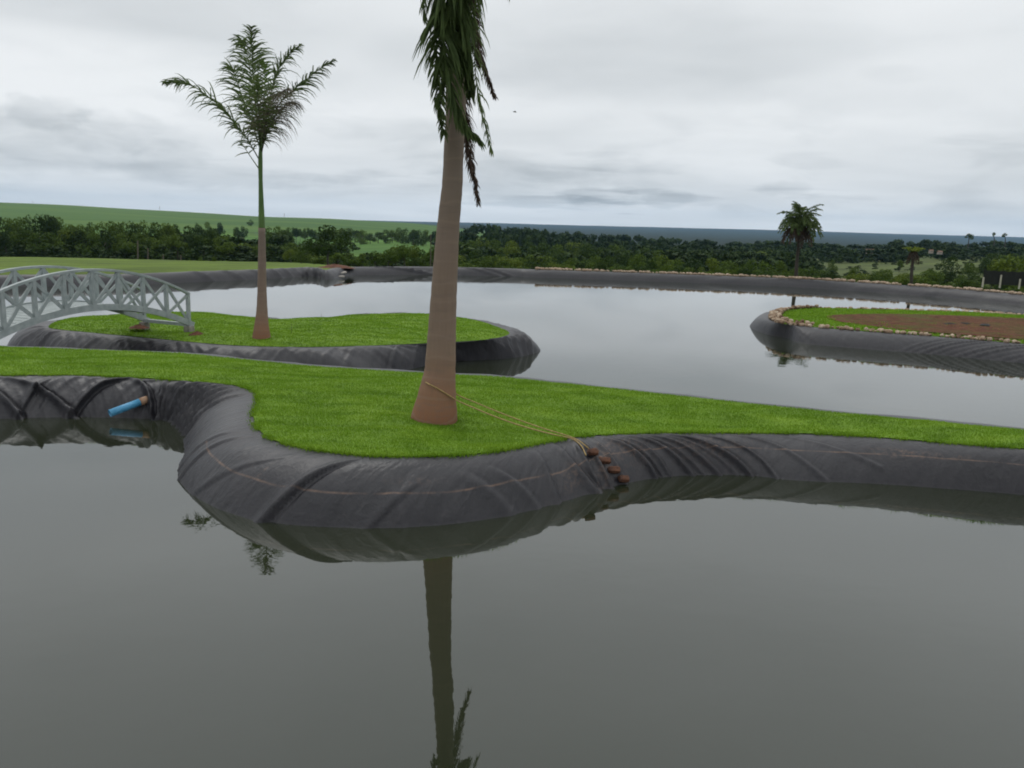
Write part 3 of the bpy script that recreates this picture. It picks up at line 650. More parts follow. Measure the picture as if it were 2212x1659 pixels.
#@@OBJECTS
# ------------------------------------------------------------------ palms
def frond_mesh(pts, L0, n, droop=.5, w=.022, jit=.18, fwd=.45, face=None, rad=.014, prof=None, start=.08, seed=1, segs=4, keep=1.):
    R_ = np.random.default_rng(seed); P = np.array(cr(pts, 28)); T = np.gradient(P, axis=0); T /= np.linalg.norm(T, axis=1)[:, None]
    us = np.repeat(np.linspace(start, 1, n), 2); side = np.tile([1., -1.], n); k = R_.random(2*n) < keep; us = us[k]; side = side[k]; m = len(us)
    us = np.clip(us + R_.normal(0, .004, m), 0, 1); ix = us*28; i0 = np.minimum(ix.astype(int), 27); f = (ix-i0)[:, None]
    B = P[i0]*(1-f)+P[i0+1]*f; t = T[i0]
    up = np.array(face if face is not None else (0, 0, 1.)); sv = np.cross(t, up); sv /= np.linalg.norm(sv, axis=1)[:, None]+1e-6
    nv = np.cross(sv, t)
    pr = prof(us) if prof else (np.clip(us*4, .35, 1)*np.clip((1.08-us)*1.6, .30, 1))
    ln = L0*pr*(.8+.35*R_.random(m))
    d = sv*side[:, None]*.9 + t*(fwd+.5*us[:, None]) + nv*R_.normal(0, jit, (m, 1)) + R_.normal(0, jit*.5, (m, 3)); d /= np.linalg.norm(d, axis=1)[:, None]
    path = [B]; dirs = [d]; p = B
    dr = droop*(.7+.6*R_.random(m))
    for s in range(segs):
        p = p + d*(ln/segs)[:, None]; d = d + np.array([0, 0, -1.])*dr[:, None]*(.35+.25*s); d /= np.linalg.norm(d, axis=1)[:, None]; path.append(p); dirs.append(d)
    rv = R_.normal(0, 1, (m, 3)); V = []; 
    for s in range(segs+1):
        wv = np.cross(dirs[s], rv); wv /= np.linalg.norm(wv, axis=1)[:, None]+1e-6
        ww = w*(1, 1.1, .9, .6, .08, .05)[min(s, 4) if s < segs else 4]*.5
        V.append(path[s]-wv*ww); V.append(path[s]+wv*ww)
    V = np.stack(V, 1); K = 2*(segs+1); Fq = []
    base = (np.arange(m)*K)[:, None]
    q = np.concatenate([base+np.array([2*s, 2*s+1, 2*s+3, 2*s+2])[None] for s in range(segs)])
    tb = MB(); tb.tube(P, [rad*(1-.8*i/28) for i in range(29)], 5)
    V = V.reshape(-1, 3); nb = len(V); V = np.concatenate([V, np.array(tb.v)])
    ex = [[nb+i for i in f] for f in tb.f if len(f) == 4]
    q = np.concatenate([q, np.array(ex)]); return V, q
def add_frond(parent, origin, pts, *a, mt='frond', name='frond', label=None, **k):
    V, q = frond_mesh(pts, *a, **k); o = link(name, fastmesh(name, V-np.array(origin), q), M[mt], parent)
    if label: o['label'] = label
    return o
def trunk_part(parent, origin, cs, rs, n=28, name='trunk', mt='trunk', sub=40):
    cs = cr(cs, sub); rs = np.interp(np.linspace(0, 1, sub+1), np.linspace(0, 1, len(rs)), rs)
    rs = [r*(1+.012*math.sin(i*2.1)+.01*random.uniform(-1, 1)) for i, r in enumerate(rs)]
    return MB().tube([c-origin for c in cs], rs, n).build(name, M[mt], parent, True)
def pxs(lst): return [atd(x, y, Y) for x, y, Y in lst]

# foreground royal palm
Yp = 10.28
org = atd(937, 918, Yp); org[2] = .52
palm = empty('royal_palm', org); tag(palm, 'tall royal palm with swollen brown trunk base and hanging fronds on the near grass strip', 'palm tree')
prof_ = [(936, 926, 105), (937, 912, 103), (940, 890, 97), (944, 855, 82), (948, 822, 73), (950.5, 800, 67), (953, 750, 62.5), (955.5, 700, 59.5), (958, 650, 56.5), (961, 600, 53.5), (964, 550, 51), (967.5, 500, 48.5), (973, 440, 45.5), (977, 400, 43.5), (980, 330, 41.5), (985, 230, 41), (991, 100, 41), (998, -60, 40), (1004, -200, 36)]
cs = [atd(x, y, Yp) for x, y, w in prof_]; cs[0][2] -= .06
trunk_part(palm, org, cs, [w/2*math.hypot(c[1], c[2]-H)/F*1.0 for (x, y, w), c in zip(prof_, cs)], 36, sub=70)
sh = [atd(1004, -195, Yp), atd(1008, -300, Yp), atd(1012, -430, Yp), atd(1016, -520, Yp)]
trunk_part(palm, org, sh, [.13, .15, .11, .05], 20, 'crownshaft', 'shaft')
cA = (1012, -430)
FG = [ # path (px, py, Y), leaflet length, count, droop, kind, extra
 ([(1012, -430, 10.2), (1000, -330, 9.9), (975, -180, 9.75), (958, -40, 9.7), (957, 60, 9.72), (966, 150, 9.75), (982, 225, 9.78), (1005, 270, 9.8), (1030, 298, 9.8)], .62, 150, .55, 'frond', dict(w=.030, jit=.25, seed=3, rad=.020, fwd=.9)),
 ([(1012, -430, 10.2), (990, -350, 10.0), (958, -220, 9.85), (945, -60, 9.8), (942, 60, 9.8), (945, 150, 9.84), (952, 230, 9.9), (958, 290, 9.95)], .40, 130, .8, 'frond', dict(w=.022, jit=.28, seed=5, rad=.018, fwd=.6)),
 ([(1012, -430, 10.3), (1012, -320, 9.9), (1000, -150, 9.7), (994, 0, 9.68), (998, 80, 9.7), (1006, 150, 9.75), (1016, 200, 9.8)], .55, 130, .9, 'frond', dict(w=.030, jit=.2, seed=8, rad=.02, fwd=.9)),
 ([(1012, -430, 10.25), (1000, -300, 10.0), (985, -160, 9.8), (975, -40, 9.75), (972, 60, 9.75), (980, 140, 9.78)], .50, 120, .9, 'frond', dict(w=.028, jit=.25, seed=83, rad=.018, fwd=.8)),
 ([(1012, -430, 10.3), (1018, -250, 10.35), (1018, -100, 10.3), (1022, 20, 10.25), (1036, 110, 10.2), (1058, 180, 10.2), (1068, 208, 10.2)], .24, 260, .9, 'frond_dry', dict(w=.014, jit=.4, seed=9, rad=.016, fwd=.7)),
 ([(1012, -430, 10.3), (1010, -250, 10.3), (1010, -100, 10.25), (1014, 20, 10.2), (1024, 90, 10.2), (1034, 140, 10.2)], .26, 200, .9, 'frond_dry', dict(w=.014, jit=.4, seed=91, rad=.014, fwd=.7)),
 ([(1012, -430, 10.4), (1012, -250, 10.55), (1003, -50, 10.6), (998, 120, 10.6), (1002, 250, 10.5), (1010, 320, 10.45), (1024, 385, 10.42), (1034, 435, 10.4)], (.30), 220, .8, 'frond_dry', dict(w=.014, jit=.5, seed=11, rad=.012, start=.5, fwd=.9)),
 ([(1012, -430, 10.25), (1022, -300, 10.0), (1018, -160, 9.85), (1012, -40, 9.8), (1010, 60, 9.8), (1014, 140, 9.8), (1022, 190, 9.8)], .42, 120, .9, 'frond', dict(w=.026, jit=.3, seed=84, rad=.016, fwd=.9)),
 ([(1012, -430, 10.3), (1030, -300, 9.9), (1030, -100, 9.75), (1025, 60, 9.7), (1027, 160, 9.72), (1040, 240, 9.75), (1055, 300, 9.8), (1062, 330, 9.8)], .30, 100, .8, 'frond', dict(w=.015, jit=.35, seed=13, rad=.012, keep=.75, fwd=.8)),
 ([(1012, -430, 10.2), (985, -350, 10.0), (945, -220, 9.85), (925, -80, 9.8), (915, 0, 9.8), (918, 40, 9.8)], .40, 60, 1.1, 'frond', dict(w=.018, jit=.25, seed=6, rad=.012)),
 ([(1012, -430, 10.3), (1035, -480, 10.1), (1070, -400, 9.9), (1088, -200, 9.8), (1096, -80, 9.8), (1100, -10, 9.8)], .38, 60, 1.2, 'frond', dict(w=.012, seed=15)),
 ([(1012, -430, 10.3), (1120, -620, 10.1), (1280, -620, 9.9), (1420, -420, 9.8), (1495, -180, 9.8), (1516, -60, 9.8)], .36, 60, 1.2, 'frond', dict(w=.014, seed=17)),
 ([(1012, -430, 10.3), (960, -600, 10.1), (850, -640, 9.9), (750, -520, 9.8), (690, -330, 9.8)], .45, 80, 1.0, 'frond', dict(w=.024, seed=19)),
 ([(1012, -430, 10.3), (980, -650, 10.6), (900, -800, 11.2), (830, -820, 11.8)], .45, 75, .8, 'frond', dict(w=.024, seed=21)),
 ([(1012, -430, 10.3), (1050, -680, 10.7), (1120, -820, 11.4), (1200, -780, 12.2)], .45, 75, .8, 'frond', dict(w=.024, seed=23)),
 ([(1012, -430, 10.3), (1016, -700, 10.2), (1030, -900, 9.9), (1050, -960, 9.5)], .42, 75, .6, 'frond', dict(w=.024, seed=25))]
for pts, L0, n, dr, mt, kw in FG:
    add_frond(palm, org, pxs(pts), L0, n, dr, mt=mt, name='frond', label='withered brown frond hanging down' if mt == 'frond_dry' else None, **kw)

# royal palm on the middle island
Ym = 17.4*K
org = atd(565, 735, Ym); org[2] = LW+.5*K
palm = empty('royal_palm', org); tag(palm, 'young royal palm with green crownshaft on the middle grass island beside the footbridge', 'palm tree')
prof_ = [(565, 742, 42), (565, 734, 41), (565, 722, 37), (565, 705, 31), (565.5, 690, 27), (566, 665, 22.5), (566, 630, 19.5), (566, 590, 17.5), (566, 540, 15.5), (565.5, 492, 14.5)]
cs = [atd(x, y, Ym) for x, y, w in prof_]
trunk_part(palm, org, cs, [w/2*math.hypot(c[1], c[2]-H)/F for (x, y, w), c in zip(prof_, cs)], 24)
prof_ = [(565.5, 493, 14), (565, 470, 13), (564, 430, 10.5), (563, 390, 8.5), (562.5, 350, 9.5), (563, 320, 7), (563, 300, 4)]
cs = [atd(x, y, Ym) for x, y, w in prof_]
trunk_part(palm, org, cs, [w/2*math.hypot(c[1], c[2]-H)/F for (x, y, w), c in zip(prof_, cs)], 18, 'crownshaft', 'shaft')
MF = [([(560, 345, 0), (533, 299, -.2), (503, 262, -.3), (474, 228, -.35), (422, 189, -.4), (385, 176, -.4), (356, 177, -.4)], .42, 58, .75, 'frond', dict(seed=47)),
      ([(559, 364, 0), (537, 332, .3), (522, 309, .5)], .18, 12, .6, 'frond', dict(seed=32, start=.5, keep=.5)),
      ([(561, 320, 0), (544, 262, .3), (528, 222, .5), (512, 175, .7), (502, 150, .8), (492, 147, .85)], .36, 50, .9, 'frond', dict(seed=33)),
      ([(562, 320, 0), (556, 260, -.2), (550, 200, -.4), (546, 150, -.5), (545, 110, -.6), (541, 80, -.65), (543, 58, -.7)], .36, 60, .8, 'frond', dict(seed=34)),
      ([(562, 320, 0), (554, 250, .3), (545, 180, .5), (534, 120, .7), (524, 90, .8), (518, 96, .9)], .34, 50, .9, 'frond', dict(seed=35)),
      ([(564, 320, 0), (568, 260, .4), (572, 200, .7), (570, 150, .9), (565, 130, 1.)], .34, 46, .8, 'frond_light', dict(seed=36)),
      ([(564, 320, 0), (575, 250, .2), (588, 190, .3), (604, 145, .3), (625, 117, .3), (648, 98, .3)], .36, 54, .9, 'frond', dict(seed=37)),
      ([(566, 325, 0), (580, 270, -.2), (602, 226, -.4), (641, 189, -.5), (682, 155, -.6), (720, 131, -.6)], .38, 58, .95, 'frond', dict(seed=38)),
      ([(566, 328, 0), (572, 280, -.6), (582, 235, -1.0), (600, 205, -1.3), (622, 192, -1.5)], .42, 60, 1.7, 'dry_grey', dict(seed=39, w=.013, jit=.45, start=.2)),
      ([(565, 328, 0), (576, 290, -.4), (596, 250, -.7), (622, 222, -.9), (636, 225, -1.)], .40, 56, 1.8, 'dry_grey', dict(seed=40, w=.013, jit=.45, start=.15)),
      ([(563, 325, 0), (560, 270, -.7), (557, 215, -1.3), (556, 165, -1.7)], .34, 50, 1.0, 'frond', dict(seed=41))]
M['dry_grey'] = m_leafy('palm_leaf_grey', (.075, .070, .050), (.13, .115, .085), (.21, .185, .14), .2, 5., .4)
M['frond_light'] = m_leafy('palm_leaf_fresh', (.05, .10, .015), (.08, .15, .02), (.12, .20, .03), .2, 5., .3)
for pts, L0, n, dr, mt, kw in MF:
    kw['w'] = kw.get('w', .026)*K; kw.setdefault('jit', .32); kw['prof'] = lambda u: np.clip(u*4, .4, 1)*np.clip((1.12-u)*1.7, .22, 1)
    add_frond(palm, org, [atd(x, y, Ym+dY*K) for x, y, dY in pts], L0*K*1.5, int(n*1.2), dr*.62, mt=mt, label='dry greyish brown frond' if mt == 'dry_grey' else None, rad=.02, **kw)

# distant palm on the far shore
Yf = 50.5*K
org = atd(1719, 604, Yf); org[2] = LW+.45*K
palm = empty('feathery_palm', org); tag(palm, 'dark bushy headed palm standing alone behind the stone edged far shore', 'palm tree')
trunk_part(palm, org, [atd(1719, 607, Yf), atd(1721, 570, Yf), atd(1725, 530, Yf), atd(1729, 470, Yf)], [.19, .16, .14, .16], 12, mt='trunk_dark', sub=12)
hub = atd(1729, 478, Yf); rr = random.Random(5); pxm = Yf/F
FF = []
for k in range(44):
    if k < 10: a = rr.uniform(0, 6.28); el = rr.uniform(.75, 1.3); Lf = rr.uniform(1.3, 1.65); dr = 1.1
    elif k < 30: a = k*2.4; el = rr.uniform(.0, .7); Lf = rr.uniform(1.4, 1.75); dr = 1.5
    else: a = k*2.4; el = rr.uniform(-.9, -.2); Lf = rr.uniform(1.2, 1.7); dr = 1.5
    d = np.array([math.cos(a)*math.cos(el), math.sin(a)*math.cos(el), math.sin(el)]); p = hub.copy(); pp = [p]
    for s in range(5): p = p + d*Lf*K/5; d = d + np.array([0, 0, -.28*dr]); d /= np.linalg.norm(d); pp.append(p)
    add_frond(palm, org, pp, .46*K, 30, 1.1, mt='frond' if k < 32 else 'frond_dry', w=.08, jit=.35, seed=60+k, rad=.035, segs=3)

# half dead small palm on the right
Ys = 47.*K
org = atd(1968, 618, Ys); org[2] = LW+.45*K
palm = empty('withered_palm', org); tag(palm, 'thin dying palm with brown skirt and yellow green tuft behind the right shore', 'palm tree')
trunk_part(palm, org, [atd(1968, 620, Ys), atd(1970, 580, Ys), atd(1974, 548, Ys)], [.14, .13, .13], 10, mt='trunk_dark', sub=8)
hub = atd(1974, 547, Ys)
for k in range(10):
    a = k*2.4; p = hub.copy(); d = np.array([math.cos(a)*.35, math.sin(a)*.35, .3]); pp = [p]
    for s in range(4): p = p+d*.24*K; d = d+np.array([-d[0]*.35, -d[1]*.35, -.6]); d /= np.linalg.norm(d); pp.append(p)
    add_frond(palm, org, pp, .16*K, 14, 1.4, mt='frond_dry', w=.08, jit=.3, seed=100+k, rad=.02, segs=3, label='dead brown frond hanging against the trunk')
for k in range(7):
    a = k*.9; el = .9; p = hub.copy(); d = np.array([math.cos(a)*math.cos(el), math.sin(a)*math.cos(el), math.sin(el)]); pp = [p]
    for s in range(4): p = p+d*.17*K; d = d+np.array([0, 0, -.35]); d /= np.linalg.norm(d); pp.append(p)
    add_frond(palm, org, pp, .22*K, 12, .6, mt='frond_top', w=.09, jit=.4, seed=120+k, rad=.02, segs=3, label='fresh yellow green frond')

# ------------------------------------------------------------------ footbridge
p0 = atd(408, 696, 18.*K); A = 1.168; ax = np.array([-math.cos(A), -math.sin(A), 0]); wd = np.array([-math.sin(A), math.cos(A), 0])
sp_, zb, zt, ct, ub, ut = [v*K for v in (.601, .517, .627, .584, 2.406, 2.47)]
def bot(u, s): return p0 + ax*u + wd*s + [0, 0, -.03 + zb*(1-((u-ub)/ub)**2)]
def top(u, s): return p0 + ax*u + wd*s + [0, 0, zt + ct*(1-((u-ut)/ut)**2)]
BW = 1.30*K
borg = p0 + ax*2.4 + wd*BW/2; borg[2] = LW+.5*K
br = empty('footbridge', borg); tag(br, 'pale grey arched footbridge with crossed braces in its railings spanning to the middle island', 'bridge')
NB = 8
for s in (0., BW):
    MB().sweep([bot(u, s) for u in np.linspace(-.2, NB*sp_+.2, 36)], .09, .195, wd).build('arch_beam', M['paint'], br, origin=borg, bevel=.006)
    MB().sweep([top(u, s) for u in np.linspace(-.05, NB*sp_+.05, 36)], .13, .078, wd).build('handrail', M['paint'], br, origin=borg, bevel=.008)
    for k in range(NB+1):
        u = k*sp_; b, t = bot(u, s), top(u, s)
        MB().bar(b+[0, 0, -.03], t, .105, .105, wd).build('post', M['paint'], br, origin=borg)
        if k < NB:
            u2 = (k+1)*sp_; off = wd*.020
            MB().bar(bot(u, s)+off+[0, 0, .05], top(u2, s)+off+[0, 0, -.03], .04, .095, wd).build('brace', M['paint'], br, origin=borg)
            MB().bar(top(u, s)-off+[0, 0, -.03], bot(u2, s)-off+[0, 0, .05], .04, .095, wd).build('brace', M['paint'], br, origin=borg)
dk = MB(); us = np.arange(.95, NB*sp_-.8, .195)
for u in us:
    a = bot(u, .0)+wd*.05; b = bot(u, BW)-wd*.05; t = bot(u+.05, 0)-bot(u-.05, 0); nn = np.cross(t/np.linalg.norm(t), wd)
    dk.bar(a+[0, 0, .03], b+[0, 0, .03], .175, .045, t)
dk.build('deck', M['paint'], br, origin=borg)
for u in (0., NB*sp_):
    MB().bar(bot(u, .03)+[0, 0, -.05], bot(u, BW-.03)+[0, 0, -.05], .14, .11, ax).build('end_beam', M['paint'], br, origin=borg)
    for s in (0., BW):
        q = bot(u, s); h0 = q[2]-.10; g0 = LW+.40*K if u == 0 else LW-.5
        MB().box((q[0], q[1], (h0+g0)/2), (.25, .25, h0-g0), A).build('footing', M['concrete'], br, origin=borg, bevel=.01)
def mound(name, c, rx, ry, h, mt, label, cat, seed=0, n=26, kind=None):
    v = []; f = []; K = 9
    for j in range(K):
        t = j/(K-1)
        for i in range(n):
            th = 2*math.pi*i/n; k = 1+.25*noise.noise(Vector((math.cos(th)*2, math.sin(th)*2, seed)))
            z = h*(math.cos(t*math.pi/2)**1.4)*(1+.5*noise.noise(Vector((t*5, th*2, seed+3)))) - .03*t
            v.append((rx*t*k*math.cos(th), ry*t*k*math.sin(th), z+.03*noise.noise(Vector((i*1.7, j*2.1, seed)))))
    for j in range(K-1):
        for i in range(n): a = j*n+i; b = j*n+(i+1) % n; f.append((a, b, b+n, a+n))
    o = link(name, mesh(name, v, f), M[mt]); o.location = c; tag(o, label, cat, kind=kind); return o
mound('soil_mound', atl(426, 722, .56), .30, .22, .09, 'redsoil', 'small heap of red soil dug out beside the near foot of the footbridge', 'soil heap', 1)
mound('soil_mound', atl(300, 706, .60), .34, .30, .08, 'soil', 'dark patch of dug soil at the far foot of the footbridge', 'soil heap', 4)
mound('soil_mound', atl(706, 578, .5)+[.3, 2.6, -.1], 1.7, 1.0, .26, 'redsoil', 'heap of red clay on the far shore below a lone tree', 'soil heap', 7)

# ------------------------------------------------------------------ pipe, rope, bricks
def blue_pipe():
    bb = bank_pt(309, 866); Yb_ = bb[1]-.04; a = atd(237, 893, Yb_-.35); b = atd(309, 866, Yb_); root = empty('drain_pipe', a); tag(root, 'blue plastic pipe jutting from the liner of the left bay above the water', 'pipe')
    d = (b-a)/np.linalg.norm(b-a); b2 = b+d*.10; r = .055
    def ring(p, q, ri, ro, name, mt):
        m = MB(); n = 24; ref = np.array([0, 0, 1.]); s = np.cross(d, ref); s /= np.linalg.norm(s); u = np.cross(s, d)
        for P_ in (p, q):
            for rr_ in (ro, ri):
                for k in range(n): th = 2*math.pi*k/n; m.v.append(P_+(s*math.cos(th)+u*math.sin(th))*rr_)
        for k in range(n):
            k2 = (k+1) % n
            m.f += [(k, k2, 2*n+k2, 2*n+k), (n+k, 3*n+k, 3*n+k2, n+k2), (k, n+k, n+k2, k2), (2*n+k, 2*n+k2, 3*n+k2, 3*n+k)]
        m.build(name, M[mt], root, True, origin=a)
    ring(a, a+d*((b-a)@d*.90), r-.006, r, 'pipe_body', 'pipe'); ring(a+d*((b-a)@d*.90), b2, r-.006, r+.003, 'coupling', 'pipe_end')
    ring(a+d*.05, a+d*.06, .001, r-.006, 'inner_shade', 'dark_in')  # near-black disc across the bore, shade put in as colour
# positions on the near liner found by following its own grid
def bank_pt(px_, py_):
    me = bank.data; best = None
    d = ray(px_, py_); d = d/np.linalg.norm(d)
    P = bankV - np.array([0, 0, H]); tt = P@d; dist = np.linalg.norm(P-tt[:, None]*d, axis=1); k = np.argmin(dist+tt*.002*(dist < .04)); return bankV[k].copy()
bankV = np.empty(len(bank.data.vertices)*3, np.float32); bank.data.vertices.foreach_get('co', bankV); bankV = bankV.reshape(-1, 3).astype(float)
bankV = bankV[bankV[:, 2] > .02]
blue_pipe()
ropeA = atd(914, 822, 10.22); tk = empty('tie_rope', ropeA); tag(tk, 'thin tan rope tied round the big palm and running down to the near bank', 'rope')
fr = [atd(914, 822, 10.26), atd(925, 829, 10.06), atd(945, 839, 10.05), atd(970, 854, 10.08), atd(987, 865, 10.16)]
end = at(1236, 948, .50); e2 = bank_pt(1256, 966); e3 = bank_pt(1266, 985)
run = [fr[-1]*(1-t)+end*t + np.array([0, 0, -.05*math.sin(math.pi*t)]) for t in (.15, .3, .45, .6, .75, .88, 1.)]
up_ = np.array([0, -.01, .012])
MB().tube(cr(fr+run+[e2+up_, e3+up_], 60),   .0085, 6).build('rope_strand', M['rope'], tk, True, origin=ropeA)
bk = [atd(987, 852, 10.42)]
run2 = [bk[0]*(1-t)+(end+[.02, 0, .01])*t+np.array([0, 0, -.03*math.sin(math.pi*t)]) for t in (.15, .35, .55, .75, 1.)]
e2b = bank_pt(1268, 966); e3b = bank_pt(1284, 981)
MB().tube(cr([atd(914, 822, 10.26), atd(930, 816, 10.50), atd(960, 826, 10.56)]+bk+run2+[e2b+up_, e3b+up_], 60), .0075, 6).build('rope_strand', M['rope'], tk, True, origin=ropeA)
for k, (x, y, l, a) in enumerate([(1280, 982, .13, .2), (1304, 1000, .15, .1), (1325, 1021, .15, .15), (1347, 1041, .13, .35)]):
    c = bank_pt(x, y); m = MB(); m.box((0, 0, 0), (l, .075, .05)); v = []
    bm = bmesh.new(); bmesh.ops.create_cube(bm, size=1.); bmesh.ops.subdivide_edges(bm, edges=bm.edges[:], cuts=3, use_grid_fill=True)
    for w_ in bm.verts: 
        q = w_.co; nz = noise.noise_vector(q*2.3+Vector((k*3.1, 0, 0))); w_.co = Vector((q.x*l*(1-.25*abs(q.y*q.z)*4*.5), q.y*.07, q.z*.05)) + nz*.012
    me = bpy.data.meshes.new('brick_piece'); bm.to_mesh(me); bm.free(); me.polygons.foreach_set('use_smooth', [True]*len(me.polygons))
    o = link('brick_piece', me, M['brick']); o.location = c+np.array([0, -.022, .03]); o.rotation_euler = (.6, .05, a)
    tag(o, ['dark red brown brick piece, topmost of the four on the creased liner', 'orange brown brick piece, second from the top on the creased liner', 'dull brown brick piece, third from the top on the creased liner', 'dark brick piece at the waterline, lowest of the four on the liner'][k], 'brick', 'brick pieces weighing down the creased liner')

# ------------------------------------------------------------------ border rocks
protos = []
for k in range(7):
    bm = bmesh.new(); bmesh.ops.create_icosphere(bm, subdivisions=2, radius=.5)
    sx, sy, sz = random.uniform(.85, 1.3), random.uniform(.7, 1.), random.uniform(.55, .8)
    for v in bm.verts:
        n = noise.noise(v.co*1.7+Vector((k*9, 0, 0)))*.35 + noise.noise(v.co*4+Vector((0, k*9, 0)))*.14
        v.co = v.co*(1+n); v.co.x *= sx; v.co.y *= sy; v.co.z *= sz
        v.co = Vector((max(-.52, min(.55, v.co.x)), max(-.42, min(.42, v.co.y)), max(-.3, min(.3, v.co.z))))
    me = bpy.data.meshes.new('border_rock'); bm.to_mesh(me); bm.free(); me.materials.append(M['rock']); protos.append(me)
spots = []
def along(P, closed, sp_m, inset, rows, size, z0, xlim=None):
    P = [np.array(p) for p in P]; n = len(P); D = []
    for i in range(n if closed else n-1):
        g = lambda k: P[k % n] if closed else P[min(max(k, 0), n-1)]
        a, b, c, d = g(i-1), g(i), g(i+1), g(i+2)
        kk = max(2, int(np.linalg.norm(c-b)/.03))
        for j in range(kk): t = j/kk; D.append(.5*((2*b)+(-a+c)*t+(2*a-5*b+4*c-d)*t*t+(-a+3*b-3*c+d)*t**3))
    D = np.array(D); T = np.gradient(D, axis=0); ln = np.linalg.norm(T, axis=1); acc = 0; nx = 0
    for i in range(len(D)):
        acc += ln[i]
        if acc >= nx:
            nx = acc + sp_m*random.uniform(.75, 1.3)
            t = T[i]/ln[i]; nn = np.array([-t[1], t[0], 0])*inset
            for r in range(rows):
                if rows > 1 and random.random() < .22: continue
                q = D[i] + nn*(.02+r*size*.75+random.uniform(-.03, .03)) + t*random.uniform(-.3, .3)*sp_m
                s = size*random.uniform(.65, 1.35); u = CX+1832*q[0]/q[1]
                if u > 2330: continue
                spots.append((q[0], q[1], z0+s*.16+(.0 if r < 2 else size*.3), s))
area = sum(ri_rim[i][0]*ri_rim[(i+1) % len(ri_rim)][1]-ri_rim[(i+1) % len(ri_rim)][0]*ri_rim[i][1] for i in range(len(ri_rim)))
along(ri_rim, True, .19, 1 if area > 0 else -1, 2, .235, LW+.43*K)
tipw = [p for p in ri_rim[-3:]+ri_rim[:4]]
along(tipw, False, .22, 1 if area > 0 else -1, 3, .25, LW+.45*K)
i0 = [i for i, o_ in enumerate(OUT) if o_[0] == 1161][0]
along(out_rim[i0:], False, .26, 1, 2, .36, LW+.47*K)
spots.sort(key=lambda q: math.hypot(q[0], q[1])); print('rocks', len(spots))
for k, (x, y, z, s) in enumerate(spots[:300]):
    o = bpy.data.objects.new('border_rock', random.choice(protos)); C.objects.link(o); o.location = (x, y, z); o.scale = (s, s, s*random.uniform(.8, 1.15))
    o.rotation_euler = (random.uniform(-.3, .3), random.uniform(-.3, .3), random.uniform(0, 6.28))
    isl = y < 60
    tag(o, 'rough tan rock in the low border around the island on the right' if isl else 'tan rock in the line along the far shore', 'rock', 'rocks bordering the island on the right' if isl else 'rocks along the far shore')
VV, FFc = [], []; nb = 0
for (x, y, z, s) in spots[300:]:
    me = random.choice(protos); v = np.empty(len(me.vertices)*3, np.float32); me.vertices.foreach_get('co', v); v = v.reshape(-1, 3)
    a = random.uniform(0, 6.28); Rz = np.array([[math.cos(a), -math.sin(a), 0], [math.sin(a), math.cos(a), 0], [0, 0, 1]])
    VV.append(v@Rz.T*s+np.array([x, y, z])); f = np.array([list(p.vertices) for p in me.polygons]); FFc.append(f+nb); nb += len(v)
if VV:
    o = link('rocks', fastmesh('rocks', np.concatenate(VV), np.concatenate(FFc)), M['rock']); tag(o, 'long line of small tan rocks edging the far shore', 'rocks', kind='stuff')

# scraps on the soil of the right island
for k, (x, y, w_) in enumerate([(2052, 700, .55), (2085, 699, .35), (2128, 702, .8)]):
    n = 12; v = []; f = []
    for j in range(n):
        for i in range(n):
            a, b = (i/(n-1)-.5), (j/(n-1)-.5); k_ = max(0, 1-(abs(a)*2)**3)*max(0, 1-(abs(b)*2)**3)
            v.append((a*w_, b*.4, k_*(.03+.08*abs(noise.noise(Vector((a*7, b*7, k*5.)))))))
    for j in range(n-1):
        for i in range(n-1): q = j*n+i; f.append((q, q+1, q+1+n, q+n))
    o = link('liner_scrap', mesh('liner_scrap', v, f), M['black']); o.location = atl(x, y, .51); o.rotation_euler = (0, 0, k*.5)
    m_ = o.modifiers.new('thick', 'SOLIDIFY'); m_.thickness = .012
    tag(o, ['dark crumpled scrap on the brown soil, leftmost of three', 'smallest dark crumpled scrap on the brown soil, between the other two', 'widest dark crumpled scrap on the brown soil, rightmost of three'][k], 'scrap', 'dark scraps lying on the island soil')
# white debris at the inlet on the far shore
for k, (x, y, l, a, rz) in enumerate([(742, 589, 1.0, .25, .5), (738, 597, 1.1, .02, -.15)]):
    c = atd(x, y, (45.4-.5*k)*K); 
    bm = bmesh.new(); bmesh.ops.create_cube(bm, size=1.); bmesh.ops.subdivide_edges(bm, edges=bm.edges[:], cuts=4, use_grid_fill=True)
    for w_ in bm.verts:
        q = w_.co; nz = noise.noise_vector(q*3+Vector((k*4, 0, 0))); w_.co = Vector((q.x*.5*l*(1-.5*abs(q.y)), q.y*.2, q.z*.09*(1.2+q.x))) + nz*.05
    me = bpy.data.meshes.new('sack'); bm.to_mesh(me); bm.free(); me.polygons.foreach_set('use_smooth', [True]*len(me.polygons))
    o = link('sack', me, M['paleweed']); o.location = c; o.rotation_euler = (0, -a, rz); tag(o, ['pale torn sack lying higher on the liner at the far inlet', 'pale torn sack at the waterline of the far inlet'][k], 'sack', 'pale sacks at the far inlet')
# thin stakes on the middle island
for (x, y, h, lb) in ((630, 720, .22, 'thin stake in the grass right of the palm on the middle island'), (694, 690, .16, 'thin stake at the back edge of the middle island')):
    p = atl(x, y, .56); h *= K; m = MB().tube([(0, 0, -.05), (.004, 0, h*.6), (0, .003, h)], [.007, .006, .004], 6); m.f.append((0, 1, 2)); o = m.build('stake', M['postwood'], None); o.location = p; tag(o, lb, 'stake')

